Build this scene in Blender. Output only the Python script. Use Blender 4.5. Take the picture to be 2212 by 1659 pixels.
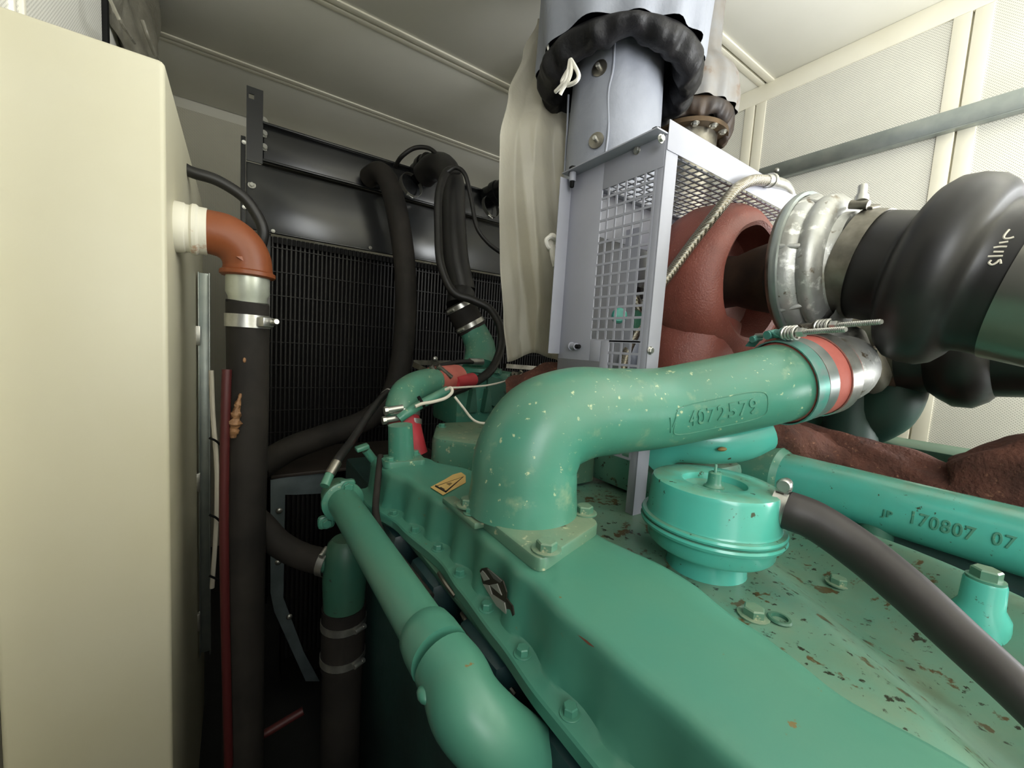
import bpy, bmesh, math, random
from mathutils import Vector, Matrix
random.seed(7)
for _o in list(bpy.data.objects): bpy.data.objects.remove(_o)
SC = bpy.context.scene
COL = SC.collection
PI = math.pi
ZC = 1.4            # camera height above the floor; everything below is written relative to the camera and lifted at the end
# ------------------------------------------------------------------ camera
FPX, CX, CY = 882.0, 1106.0, 829.5
YAW, PITCH, ROLL = [math.radians(a) for a in (34.15, 5.08, -3.635)]
_f = Vector((math.sin(YAW)*math.cos(PITCH), math.cos(YAW)*math.cos(PITCH), -math.sin(PITCH)))
_r0 = Vector((math.cos(YAW), -math.sin(YAW), 0)); _d0 = _f.cross(_r0)
_r = math.cos(ROLL)*_r0 + math.sin(ROLL)*_d0
_d = -math.sin(ROLL)*_r0 + math.cos(ROLL)*_d0
cam = bpy.data.cameras.new('camera'); camo = bpy.data.objects.new('camera', cam); COL.objects.link(camo)
cam.sensor_fit = 'HORIZONTAL'; cam.sensor_width = 36.0; cam.lens = FPX/2212*36.0; cam.clip_start = 0.01
camo.matrix_world = Matrix(((_r.x, -_d.x, -_f.x, 0), (_r.y, -_d.y, -_f.y, 0), (_r.z, -_d.z, -_f.z, 0), (0, 0, 0, 1)))
SC.camera = camo
# ------------------------------------------------------------------ daylight
SC.view_settings.view_transform = 'Standard'; SC.view_settings.look = 'None'
SC.view_settings.exposure = 0.0; SC.view_settings.gamma = 1.0; SC.view_settings.use_curve_mapping = False
W = bpy.data.worlds.new('world'); SC.world = W; W.use_nodes = True
W.node_tree.nodes['Background'].inputs[0].default_value = (0.86, 0.93, 1.0, 1); W.node_tree.nodes['Background'].inputs[1].default_value = 0.45
HC, XL, XR, YB, YF, ZF = 1.3, -0.316, 2.036, 3.14, -1.6, -ZC     # ceiling, walls, floor (camera at the origin)
DY0, DY1, DZ2, DZ3 = -1.5, -0.55, 0.0, 1.15                     # open side door in the left wall, behind the camera
EY0, EY1, EZ0, EZ1 = -1.45, -0.20, -0.35, 1.16                    # open side door in the right wall, behind the camera
def daylight(name, c, d, sx, sy, e):
    L = bpy.data.lights.new(name, 'AREA'); Lo = bpy.data.objects.new(name, L); COL.objects.link(Lo)
    L.shape = 'RECTANGLE'; L.size = sx; L.size_y = sy; L.energy = e; L.color = (0.97, 0.99, 1.0)
    Lo.location = c; Lo.rotation_euler = Vector(d).to_track_quat('-Z', 'Z').to_euler()
daylight('left_door_daylight', (XL-0.05, (DY0+DY1)/2, (DZ2+DZ3)/2), (1, 0.5, 0.5), DY1-DY0, DZ3-DZ2, 34)
daylight('right_door_daylight', (XR+0.07, (EY0+EY1)/2, (EZ0+EZ1)/2), (-1, 0.6, 0.9), EY1-EY0, EZ1-EZ0, 108)
# ------------------------------------------------------------------ pixel -> point
def ray(x, y): return _r*((x-CX)/FPX) + _d*((y-CY)/FPX) + _f
def P(x, y, X=None, Y=None, Z=None, d=None):
    v = ray(x, y)
    if d is not None: return v*d
    if X is not None: return v*(X/v.x)
    if Y is not None: return v*(Y/v.y)
    return v*(Z/v.z)
def V(*a): return Vector(a)
# ------------------------------------------------------------------ mesh helpers
def frame(n, up=None):
    n = Vector(n).normalized(); up = Vector(up) if up is not None else (Vector((0, 0, 1)) if abs(n.z) < 0.9 else Vector((1, 0, 0)))
    u = up.cross(n)
    if u.length < 1e-6: u = Vector((0, 1, 0)).cross(n)
    u.normalize(); return u, n.cross(u), n
def smooth(pts, n=6, closed=False):
    pts = [Vector(p) for p in pts]
    if n <= 1 or len(pts) < 3: return pts
    out = []; m = len(pts)
    for i in range(m if closed else m-1):
        p1, p2 = pts[i], pts[(i+1) % m]
        p0 = pts[i-1] if (i > 0 or closed) else p1*2-p2
        p3 = pts[(i+2) % m] if (i+2 < m or closed) else p2*2-p1
        # centripetal-ish catmull rom
        for k in range(n):
            t = k/n; t2 = t*t; t3 = t2*t
            out.append(0.5*((2*p1)+(p2-p0)*t+(2*p0-5*p1+4*p2-p3)*t2+(3*p1-p0-3*p2+p3)*t3))
    if not closed: out.append(pts[-1])
    return out
def lerpl(vals, t):
    i = min(int(t), len(vals)-2); f = t-i
    return vals[i]*(1-f)+vals[i+1]*f
class MB:
    def __init__(s): s.v = []; s.f = []
    def add(s, vs, fs):
        b = len(s.v); s.v += [tuple(v) for v in vs]; s.f += [tuple(i+b for i in f) for f in fs]; return s
    def tube(s, pts, r, seg=14, n=6, cap=True, closed=False, mod=None):
        ctr = [Vector(p) for p in pts]; path = smooth(ctr, n, closed); m = len(path)
        nn = n if (n > 1 and len(ctr) > 2) else 1
        rad = [r if not isinstance(r, (list, tuple)) else lerpl(list(r)+([r[0]] if closed else []), i/nn) for i in range(m)]
        tan = []
        for i in range(m):
            a = path[i-1] if (i > 0 or closed) else path[i]; b = path[(i+1) % m] if (i < m-1 or closed) else path[i]
            t = b-a; tan.append(t.normalized() if t.length > 1e-9 else Vector((0, 0, 1)))
        u, w, _ = frame(tan[0]); vs = []
        for i in range(m):
            t = tan[i]; u = u-t*u.dot(t)
            if u.length < 1e-6: u = frame(t)[0]
            u.normalize(); w = t.cross(u)
            for k in range(seg):
                a = 2*PI*k/seg; q = rad[i]*(mod(i/(m-1), a) if mod else 1)
                vs.append(path[i]+u*(q*math.cos(a))+w*(q*math.sin(a)))
        fs = []
        for i in range(m if closed else m-1):
            j = (i+1) % m
            for k in range(seg):
                l = (k+1) % seg; fs.append((i*seg+k, i*seg+l, j*seg+l, j*seg+k))
        if cap and not closed:
            fs.append(tuple(range(seg-1, -1, -1))); fs.append(tuple((m-1)*seg+k for k in range(seg)))
        return s.add(vs, fs)
    def lathe(s, o, ax, prof, seg=24, closed=False, capa=True, capb=True, mod=None, up=None):
        u, w, n = frame(ax, up); o = Vector(o); vs = []; m = len(prof)
        for (t, r) in prof:
            for k in range(seg):
                a = 2*PI*k/seg; q = r*(mod(t, a) if mod else 1)
                vs.append(o+n*t+u*(q*math.cos(a))+w*(q*math.sin(a)))
        fs = []
        for i in range(m if closed else m-1):
            j = (i+1) % m
            for k in range(seg):
                l = (k+1) % seg; fs.append((i*seg+k, i*seg+l, j*seg+l, j*seg+k))
        if not closed:
            if capa: fs.append(tuple(range(seg-1, -1, -1)))
            if capb: fs.append(tuple((m-1)*seg+k for k in range(seg)))
        return s.add(vs, fs)
    def band(s, o, ax, r, w, th=0.0015, seg=28, up=None):
        return s.lathe(o, ax, [(-w/2, r), (w/2, r), (w/2, r+th), (-w/2, r+th)], seg, closed=True, up=up)
    def box(s, c, size, bev=0.0, M=None, seg=2):
        bm = bmesh.new(); bmesh.ops.create_cube(bm, size=1.0)
        for v in bm.verts: v.co = Vector((v.co.x*size[0], v.co.y*size[1], v.co.z*size[2]))
        if bev > 0: bmesh.ops.bevel(bm, geom=list(bm.edges), offset=bev, segments=seg, profile=0.5, affect='EDGES')
        M3 = M.to_3x3() if M else None; c = Vector(c)
        bm.verts.index_update()
        s.add([(M3 @ v.co if M3 else v.co)+c for v in bm.verts], [[v.index for v in f.verts] for f in bm.faces]); bm.free(); return s
    def bx(s, x0, x1, y0, y1, z0, z1, bev=0.0):
        return s.box(((x0+x1)/2, (y0+y1)/2, (z0+z1)/2), (abs(x1-x0), abs(y1-y0), abs(z1-z0)), bev)
    def bar(s, a, b, w, h=None, bev=0.0, up=None):
        a = Vector(a); b = Vector(b); u, v, n = frame(b-a, up); h = h or w
        M = Matrix((u, v, n)).transposed()
        return s.box((a+b)/2, (w, h, (b-a).length), bev, M)
    def prism(s, poly, o, u, v, th, bev=0.0):
        o = Vector(o); u = Vector(u).normalized(); v = Vector(v).normalized(); n = u.cross(v); m = len(poly)
        bm = bmesh.new()
        A = [bm.verts.new(o+u*x+v*y) for x, y in poly]; f = bm.faces.new(A)
        r = bmesh.ops.extrude_face_region(bm, geom=[f]); nv = [g for g in r['geom'] if isinstance(g, bmesh.types.BMVert)]
        for q in nv: q.co += n*th
        bm.normal_update()
        if bev > 0:
            es = [e for e in bm.edges if all(x in nv for x in e.verts)]
            bmesh.ops.bevel(bm, geom=es, offset=bev, segments=2, profile=0.5, affect='EDGES')
        bmesh.ops.recalc_face_normals(bm, faces=bm.faces)
        bm.verts.index_update()
        s.add([q.co for q in bm.verts], [[q.index for q in f.verts] for f in bm.faces]); bm.free(); return s
    def hexa(s, o, ax, r, h, seg=6, ch=0.15, rot=0.0):
        u, w, n = frame(ax); o = Vector(o); vs = []
        for t, q in ((0, r), (h*(1-ch), r), (h, r*0.86)):
            for k in range(seg):
                a = 2*PI*k/seg+rot; vs.append(o+n*t+u*(q*math.cos(a))+w*(q*math.sin(a)))
        fs = [(i*seg+k, i*seg+(k+1) % seg, (i+1)*seg+(k+1) % seg, (i+1)*seg+k) for i in range(2) for k in range(seg)]
        fs += [tuple(range(seg-1, -1, -1)), tuple(2*seg+k for k in range(seg))]
        return s.add(vs, fs)
    def ball(s, c, r, seg=16, rings=10, sc=(1, 1, 1), mod=None):
        c = Vector(c); prof = []
        vs = []; fs = []
        for i in range(rings+1):
            th = PI*i/rings
            for k in range(seg):
                ph = 2*PI*k/seg; d = Vector((math.sin(th)*math.cos(ph)*sc[0], math.sin(th)*math.sin(ph)*sc[1], math.cos(th)*sc[2]))
                vs.append(c+d*(r*(mod(d) if mod else 1)))
        for i in range(rings):
            for k in range(seg):
                l = (k+1) % seg; fs.append((i*seg+k, (i+1)*seg+k, (i+1)*seg+l, i*seg+l))
        return s.add(vs, fs)
    def grid(s, fn, nu, nv):
        vs = [fn(i/nu, j/nv) for j in range(nv+1) for i in range(nu+1)]
        fs = [(j*(nu+1)+i, j*(nu+1)+i+1, (j+1)*(nu+1)+i+1, (j+1)*(nu+1)+i) for j in range(nv) for i in range(nu)]
        return s.add(vs, fs)
    def loft(s, rings, cap=True):
        m = len(rings[0]); vs = [p for r in rings for p in r]
        fs = [(i*m+k, i*m+(k+1) % m, (i+1)*m+(k+1) % m, (i+1)*m+k) for i in range(len(rings)-1) for k in range(m)]
        if cap: fs += [tuple(range(m-1, -1, -1)), tuple((len(rings)-1)*m+k for k in range(m))]
        return s.add(vs, fs)
# ------------------------------------------------------------------ object helpers
ORG = {}
def tag(o, label, cat, group=None, kind=None):
    if label: o['label'] = label
    if cat: o['category'] = cat
    if group: o['group'] = group
    if kind: o['kind'] = kind
    return o
def thing(name, label, cat, loc, group=None):
    o = bpy.data.objects.new(name, None); COL.objects.link(o); o.location = loc; o.empty_display_size = 0.05
    ORG[o] = Vector(loc); return tag(o, label, cat, group)
def mesh(name, mb, mat, ang=40, org=None, fix=True):
    me = bpy.data.meshes.new(name); org = Vector(org) if org is not None else Vector((0, 0, 0))
    me.from_pydata([tuple(Vector(v)-org) for v in mb.v], [], mb.f)
    if fix:
        bm = bmesh.new(); bm.from_mesh(me); bmesh.ops.recalc_face_normals(bm, faces=bm.faces); bm.to_mesh(me); bm.free()
    me.shade_smooth(); me.set_sharp_from_angle(angle=math.radians(ang)); me.materials.append(mat); me.update(); return me
def centre(mb):
    n = len(mb.v); xs = [v[0] for v in mb.v]; ys = [v[1] for v in mb.v]; zs = [v[2] for v in mb.v]
    return Vector(((min(xs)+max(xs))/2, (min(ys)+max(ys))/2, min(zs)))
def part(name, mb, mat, parent=None, label=None, ang=40, kind=None, fix=True):
    org = centre(mb)
    o = bpy.data.objects.new(name, mesh(name, mb, mat, ang, org, fix)); COL.objects.link(o); ORG[o] = org
    if parent is not None: o.parent = parent; o.location = org-ORG[parent]
    else: o.location = org
    if label: o['label'] = label
    if kind: o['kind'] = kind
    return o
def solo(name, mb, mat, label, cat, group=None, kind=None, ang=40, fix=True):
    return tag(part(name, mb, mat, None, None, ang, None, fix), label, cat, group, kind)
def struct(name, mb, mat, parent=None, ang=40):
    o = part(name, mb, mat, parent, None, ang)
    if parent is None: o['kind'] = 'structure'
    return o
def inst(name, me, parent, loc, n=None, spin=0.0, label=None):      # a piece sharing mesh data (built along +Z)
    o = bpy.data.objects.new(name, me); COL.objects.link(o); o.parent = parent
    loc = Vector(loc); ORG[o] = loc; o.location = loc-ORG[parent]
    if n is not None:
        u, w, nn = frame(n); M = Matrix((u, w, nn)).transposed()
        o.rotation_euler = (M @ Matrix.Rotation(spin, 3, 'Z')).to_euler()
    if label: o['label'] = label
    return o
# ------------------------------------------------------------------ materials
def lin(c):
    f = lambda x: x/12.92 if x <= 0.04045 else ((x+0.055)/1.055)**2.4
    return tuple(f(x/255) for x in c)+(1,)
class NT:
    def __init__(s, m): m.use_nodes = True; s.t = m.node_tree; s.b = s.t.nodes['Principled BSDF']; s.tc = s.t.nodes.new('ShaderNodeTexCoord')
    def n(s, typ, **k):
        x = s.t.nodes.new(typ)
        for a, b in k.items(): setattr(x, a, b)
        return x
    def l(s, a, b): s.t.links.new(a, b)
    def noise(s, scale, detail=4, rough=0.55, co=None):
        x = s.n('ShaderNodeTexNoise'); x.inputs['Scale'].default_value = scale; x.inputs['Detail'].default_value = detail; x.inputs['Roughness'].default_value = rough
        s.l(co or s.tc.outputs['Object'], x.inputs['Vector']); return x.outputs['Fac']
    def ramp(s, fac, a, b):
        x = s.n('ShaderNodeMapRange'); x.clamp = True; x.inputs['From Min'].default_value = a; x.inputs['From Max'].default_value = b; s.l(fac, x.inputs['Value']); return x.outputs['Result']
    def mix(s, fac, c1, c2):
        x = s.n('ShaderNodeMix', data_type='RGBA')
        for i, c in ((6, c1), (7, c2)):
            if isinstance(c, tuple): x.inputs[i].default_value = c
            else: s.l(c, x.inputs[i])
        if isinstance(fac, float): x.inputs[0].default_value = fac
        else: s.l(fac, x.inputs[0])
        return x.outputs[2]
    def math(s, op, a, b=0.0):
        x = s.n('ShaderNodeMath', operation=op)
        for i, c in ((0, a), (1, b)):
            if isinstance(c, (int, float)): x.inputs[i].default_value = c
            else: s.l(c, x.inputs[i])
        return x.outputs[0]
    def bump(s, h, strength, dist=0.002, prev=None):
        x = s.n('ShaderNodeBump'); x.inputs['Strength'].default_value = strength; x.inputs['Distance'].default_value = dist; s.l(h, x.inputs['Height'])
        if prev: s.l(prev, x.inputs['Normal'])
        return x.outputs['Normal']
def pm(name, c, rough=0.5, metal=0.0, var=None, vs=6.0, spots=(), up=None, bump=None, coat=0.0, spec=0.5, rvar=0.0, alpha=None):
    """c: srgb colour; var: second colour blended by large noise; spots: (colour, scale, lo, hi); up: (colour, amount) settled dust; bump: (scale, strength, dist)"""
    m = bpy.data.materials.new(name); T = NT(m); B = T.b; out = lin(c)
    if var: out = T.mix(T.ramp(T.noise(vs), 0.35, 0.68), out, lin(var))
    if up:
        g = T.n('ShaderNodeNewGeometry'); sx = T.n('ShaderNodeSeparateXYZ'); T.l(g.outputs['Normal'], sx.inputs[0])
        fz = T.ramp(sx.outputs[2], up[2] if len(up) > 2 else 0.15, 1.0); nf = T.ramp(T.noise(vs*2.2, 6, 0.62), 0.2, 0.75)
        out = T.mix(T.math('MULTIPLY', T.math('MULTIPLY', fz, nf), up[1]), out, lin(up[0]))
    for (sc, scale, lo, hi) in spots:
        out = T.mix(T.ramp(T.noise(scale, 5, 0.6), lo, hi), out, lin(sc))
    if isinstance(out, tuple): B.inputs['Base Color'].default_value = out
    else: T.l(out, B.inputs['Base Color'])
    if rvar: 
        r = T.math('ADD', T.math('MULTIPLY', T.noise(vs*3), rvar), rough-rvar/2); T.l(r, B.inputs['Roughness'])
    else: B.inputs['Roughness'].default_value = rough
    B.inputs['Metallic'].default_value = metal; B.inputs['Specular IOR Level'].default_value = spec
    if coat: B.inputs['Coat Weight'].default_value = coat; B.inputs['Coat Roughness'].default_value = 0.12
    if bump: T.l(T.bump(T.noise(bump[0], 5), bump[1], bump[2] if len(bump) > 2 else 0.001), B.inputs['Normal'])
    return m
def dotmat(name, c, dark, pitch, rad, a, b, rough=0.5):
    """perforated sheet: staggered small holes in the a/b plane of the object"""
    m = bpy.data.materials.new(name); T = NT(m); s = T.n('ShaderNodeSeparateXYZ'); T.l(T.tc.outputs['Object'], s.inputs[0])
    p, q = s.outputs[a], s.outputs[b]
    u = T.math('DIVIDE', T.math('ADD', p, q), pitch); v = T.math('DIVIDE', T.math('SUBTRACT', p, q), pitch)
    fu = T.math('SUBTRACT', T.math('FRACT', u), 0.5); fv = T.math('SUBTRACT', T.math('FRACT', v), 0.5)
    d = T.math('SQRT', T.math('ADD', T.math('MULTIPLY', fu, fu), T.math('MULTIPLY', fv, fv)))
    k = T.ramp(d, rad, rad-0.08)
    base = T.mix(T.ramp(T.noise(5.0), 0.3, 0.75), lin(c), lin(tuple(x*0.97 for x in c)))
    base = T.mix(T.ramp(T.noise(26.0, 6, 0.7), 0.66, 0.78), base, lin(tuple(x*0.86 for x in c)))
    T.l(T.mix(k, base, lin(dark)), T.b.inputs['Base Color']); T.b.inputs['Roughness'].default_value = rough
    T.l(T.bump(T.math('MULTIPLY', k, -1.0), 0.35, 0.001), T.b.inputs['Normal']); return m
G = {}
green_k = dict(rough=0.34, vs=7.0, rvar=0.16, spec=0.5, bump=(220, 0.12, 0.0006))
M_GREEN = pm('green_engine_paint', (68, 136, 116), var=(80, 130, 108), up=((104, 124, 100), 0.7, 0.0), spots=[((118, 150, 122), 30, 0.60, 0.74), ((176, 190, 150), 85, 0.64, 0.70)], **green_k)
M_GREENCLEAN = pm('bright_green_paint', (80, 178, 162), 0.24, var=(84, 168, 150), vs=9, up=((112, 132, 104), 0.9, 0.6), spots=[((60, 72, 52), 70, 0.66, 0.70)], rvar=0.1, coat=0.2)
M_GREENDUST = pm('dusty_green_paint', (80, 140, 122), var=(98, 134, 114), up=((112, 130, 106), 0.85, 0.3), spots=[((84, 76, 50), 5, 0.60, 0.78), ((84, 70, 44), 34, 0.60, 0.64), ((44, 46, 34), 75, 0.61, 0.65)], **green_k)
M_GREENCOVER = pm('green_cover_paint', (66, 128, 110), var=(74, 126, 104), up=((84, 134, 112), 0.5, 0.2), spots=[((112, 96, 56), 42, 0.69, 0.72)], rough=0.36, vs=5.0, rvar=0.12, bump=(60, 0.10, 0.001))
M_GREENFLANGE = pm('worn_green_paint', (78, 128, 108), var=(96, 124, 100), up=((128, 138, 112), 0.9, 0.2), spots=[((170, 172, 140), 60, 0.61, 0.68), ((70, 62, 42), 50, 0.66, 0.70)], **green_k)
M_GREENSHADE = pm('shaded_green_paint', (34, 64, 54), 0.5, var=(28, 52, 44), vs=6)  # darker copy of the green paint, shade under the turbo put into the colour
M_GREENDARK = pm('old_green_paint', (52, 104, 86), 0.45, var=(58, 96, 76), vs=6, up=((104, 120, 94), 0.5, 0.2), spots=[((44, 44, 36), 40, 0.64, 0.70)], bump=(120, 0.2, 0.001))
M_CREAM = pm('cream_paint', (206, 201, 178), 0.42, var=(202, 196, 169), vs=3, spots=[((190, 184, 150), 24, 0.74, 0.82)], bump=(300, 0.06, 0.0005))
M_CREAMSIDE = M_CREAM
M_WHITE = pm('trim_paint', (242, 238, 222), 0.45, var=(238, 233, 214), vs=4)
M_CEIL = pm('ceiling_paint', (238, 236, 226), 0.45, var=(233, 231, 220), vs=3, bump=(420, 0.08, 0.0005))
M_PERF = dotmat('perforated_wall_sheet', (241, 239, 229), (188, 186, 174), 0.0085, 0.30, 1, 2)
M_PERFB = dotmat('perforated_back_sheet', (226, 222, 206), (150, 148, 136), 0.0085, 0.30, 0, 2)
M_GALV = pm('galvanised_steel', (150, 158, 156), 0.38, 0.85, var=(170, 176, 172), vs=14, rvar=0.15)
M_STEEL = pm('bright_steel', (205, 205, 200), 0.34, 0.9, var=(170, 168, 160), vs=30, rvar=0.15)
M_STEELDIM = pm('dull_steel', (150, 146, 136), 0.38, 0.95, var=(110, 106, 96), vs=24)
M_ALU = pm('cast_aluminium', (182, 183, 180), 0.46, 0.7, var=(140, 138, 128), vs=11, spots=[((112, 96, 70), 12, 0.56, 0.70), ((226, 226, 220), 40, 0.56, 0.66), ((96, 84, 64), 34, 0.62, 0.70)], bump=(160, 0.35, 0.0012))
M_RUBBER = pm('black_rubber', (24, 23, 22), 0.42, var=(32, 30, 28), vs=9, rvar=0.12, bump=(150, 0.08, 0.0006))
M_RUBBERDULL = pm('dull_black_rubber', (34, 32, 30), 0.7, spec=0.2, var=(52, 48, 44), vs=7, spots=[((120, 108, 98), 18, 0.74, 0.84)], bump=(180, 0.15, 0.0006))
M_HOSEBROWN = pm('dark_brown_rubber', (44, 39, 37), 0.5, var=(37, 32, 30), vs=8, spots=[((112, 100, 94), 12, 0.72, 0.84)], bump=(170, 0.12, 0.0006))
M_BLACK = pm('black_gloss_paint', (20, 21, 22), 0.24, var=(28, 29, 30), vs=6, spots=[((60, 58, 52), 30, 0.72, 0.84)])
M_BLACKM = pm('black_matt', (14, 14, 14), 0.7, spec=0.2)
M_CORE = pm('radiator_fins', (12, 11, 11), 0.7, 0.0, var=(20, 17, 16), vs=5, spec=0.15)
M_SILVER = pm('silver_grey_paint', (160, 161, 171), 0.5, 0.0, var=(154, 155, 164), vs=8, bump=(260, 0.06, 0.0005))
M_CLOTH = pm('silicone_cloth', (142, 146, 156), 0.5, var=(134, 138, 148), vs=8, spots=[((150, 138, 122), 7, 0.70, 0.86)], bump=(16, 0.35, 0.012))
M_CLOTH2 = pm('aged_silicone_cloth', (136, 136, 136), 0.55, var=(128, 120, 110), vs=10, spots=[((110, 78, 52), 9, 0.56, 0.68)], bump=(900, 0.12, 0.0004))
M_CUFF = pm('black_cuff_cloth', (17, 17, 19), 0.5, spec=0.3, var=(28, 27, 29), vs=18, bump=(40, 0.5, 0.006))
M_CUFF2 = pm('sooty_cuff_cloth', (40, 38, 40), 0.55, var=(56, 40, 24), vs=14, bump=(400, 0.2, 0.0006))
M_ROPE = pm('white_cord', (232, 228, 216), 0.8, bump=(500, 0.5, 0.0008))
M_WIRE = pm('white_wire', (214, 206, 190), 0.5)
M_BLANKET = pm('brown_turbo_blanket', (134, 74, 62), 0.45, var=(112, 60, 50), vs=9, spots=[((150, 100, 88), 260, 0.62, 0.70)], bump=(260, 0.9, 0.0016))
M_LAG = pm('brown_lagging', (98, 58, 44), 0.85, var=(70, 40, 30), vs=14, spots=[((142, 98, 76), 90, 0.62, 0.74), ((38, 24, 18), 26, 0.62, 0.74)], bump=(120, 1.0, 0.005))
M_REDHOSE = pm('red_silicone_hose', (188, 104, 92), 0.55, var=(170, 86, 76), vs=16, bump=(260, 0.3, 0.0008))
M_REDCAP = pm('red_rubber', (176, 46, 56), 0.5, var=(140, 40, 44), vs=12)
M_BROWNPAINT = pm('brown_primer', (134, 72, 38), 0.45, var=(126, 66, 34), vs=8, spots=[((120, 70, 42), 16, 0.66, 0.76)], bump=(60, 0.25, 0.0015))
M_RUST = pm('rusty_cream_paint', (224, 220, 204), 0.5, var=(226, 222, 206), vs=10, spots=[((176, 116, 62), 22, 0.60, 0.70)], bump=(120, 0.2, 0.001))
M_ZINC = pm('zinc_pipe', (196, 200, 186), 0.36, 0.5, var=(178, 182, 166), vs=20, spots=[((110, 104, 88), 60, 0.68, 0.75)])
M_GLUE = pm('brown_sealant', (150, 110, 74), 0.6, var=(110, 78, 50), vs=60, bump=(120, 0.8, 0.003))
M_DARKRED = pm('dark_red_hose', (74, 24, 24), 0.5)
M_STICK = pm('faded_yellow_sticker', (206, 172, 104), 0.5, var=(196, 160, 96), vs=30)
M_INK = pm('black_ink', (36, 30, 20), 0.6)
M_BADGE = pm('badge_grey', (150, 150, 142), 0.4, 0.3)
M_CHALK = pm('chalk_white', (214, 206, 190), 0.8)
M_FLOOR = pm('steel_floor', (36, 36, 35), 0.6, 0.2, var=(28, 28, 27), vs=5)
M_FOIL = pm('crumpled_grey_sheet', (150, 146, 132), 0.4, 0.1, var=(120, 116, 104), vs=14, bump=(26, 0.6, 0.01))
M_OILGREEN = M_GREENDARK
def plastic():
    m = bpy.data.materials.new('clear_plastic_film'); T = NT(m); B = T.b; o = [n for n in T.t.nodes if n.type == 'OUTPUT_MATERIAL'][0]
    B.inputs['Base Color'].default_value = lin((244, 240, 226)); B.inputs['Roughness'].default_value = 0.14; B.inputs['Specular IOR Level'].default_value = 0.7
    nb = T.bump(T.noise(18, 6, 0.65), 0.8, 0.008); T.l(nb, B.inputs['Normal'])
    tr = T.n('ShaderNodeBsdfTransparent'); tl = T.n('ShaderNodeBsdfTranslucent'); tl.inputs[0].default_value = lin((235, 230, 214))
    a = T.n('ShaderNodeMixShader'); a.inputs[0].default_value = 0.55; T.l(B.outputs[0], a.inputs[1]); T.l(tl.outputs[0], a.inputs[2])
    b = T.n('ShaderNodeMixShader'); b.inputs[0].default_value = 0.34; T.l(a.outputs[0], b.inputs[1]); T.l(tr.outputs[0], b.inputs[2])
    fk = T.n('ShaderNodeMapRange'); fk.inputs['From Min'].default_value = 0.35; fk.inputs['From Max'].default_value = 0.65; fk.inputs['To Min'].default_value = 0.26; fk.inputs['To Max'].default_value = 0.46
    T.l(T.noise(3.5, 2, 0.5), fk.inputs['Value']); T.l(fk.outputs['Result'], b.inputs[0])
    T.l(b.outputs[0], o.inputs[0]); return m
M_FILM = plastic()
def braid():
    m = bpy.data.materials.new('braided_steel'); T = NT(m); w = T.n('ShaderNodeTexWave', wave_type='BANDS', bands_direction='DIAGONAL'); w.inputs['Scale'].default_value = 110; w.inputs['Distortion'].default_value = 0.0
    w2 = T.n('ShaderNodeTexWave', wave_type='BANDS', bands_direction='Z'); w2.inputs['Scale'].default_value = 130
    T.l(T.tc.outputs['Object'], w.inputs[0]); T.l(T.tc.outputs['Object'], w2.inputs[0])
    k = T.math('MULTIPLY', w.outputs['Fac'], w2.outputs['Fac'])
    T.l(T.mix(k, lin((120, 112, 96)), lin((226, 222, 210))), T.b.inputs['Base Color']); T.b.inputs['Metallic'].default_value = 0.9; T.b.inputs['Roughness'].default_value = 0.34
    T.l(T.bump(k, 0.7, 0.001), T.b.inputs['Normal']); return m
M_BRAID = braid()
# shared little hardware meshes, built along +Z from 0
def bolt_mesh(name, r, h, mat, washer=1.35, wt=0.16):
    b = MB()
    if washer: b.lathe((0, 0, 0), (0, 0, 1), [(0, r*washer), (r*wt, r*washer), (r*wt+0.0003, r*washer*0.97)], 16)
    b.hexa((0, 0, r*wt*0.9 if washer else 0), (0, 0, 1), r, h); return mesh(name, b, mat, 30)
def dome_mesh(name, r, h, mat):
    b = MB(); b.lathe((0, 0, 0), (0, 0, 1), [(0, r), (h*0.35, r*0.98), (h*0.75, r*0.75), (h, r*0.35)], 12); return mesh(name, b, mat, 50)
B_GREEN = bolt_mesh('bolt_green', 0.0085, 0.007, M_GREEN); B_GREENL = bolt_mesh('bolt_green_large', 0.0125, 0.010, M_GREENFLANGE, 1.45)
B_COVER = bolt_mesh('bolt_cover', 0.0068, 0.0075, M_GREENCOVER, 1.4)
B_STEEL = bolt_mesh('bolt_steel', 0.0095, 0.008, M_STEEL, 1.5); B_SMALL = bolt_mesh('bolt_small', 0.006, 0.005, M_STEEL, 1.3)
B_BLACK = bolt_mesh('bolt_black', 0.006, 0.008, M_BLACKM, 0)
D_STEEL = dome_mesh('rivet', 0.011, 0.008, M_STEEL)
def clamp(parent_name, o, ax, r, w, mat, parent, screw_dir, label=None, seg=30, scr=0.006):
    """hose clamp: band with a worm screw housing; a part of parent"""
    o = Vector(o); ax = Vector(ax).normalized(); b = MB().band(o, ax, r, w, 0.0016, seg)
    c = part(parent_name, b, mat, parent, label)
    sd = Vector(screw_dir); sd = (sd-ax*sd.dot(ax)).normalized(); t = ax.cross(sd)
    s = MB().lathe(o+sd*(r+scr)-t*(w*0.75), t, [(0, scr*0.9), (w*0.1, scr), (w*1.1, scr), (w*1.1, scr*0.7), (w*1.2, scr*0.7), (w*1.2, scr*1.05), (w*1.6, scr*1.05), (w*1.62, scr*0.8)], 14)
    part('screw', s, mat, c); return c
# ================================================================== the container room
T_ = 0.06
struct('floor', MB().bx(XL-T_, XR+T_, YF-T_, YB+T_, ZF-T_, ZF), M_FLOOR)
ceil = struct('ceiling', MB().bx(XL-T_, XR+T_, YF-T_, YB+T_, HC+0.004, HC+T_), M_CEIL)
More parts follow.
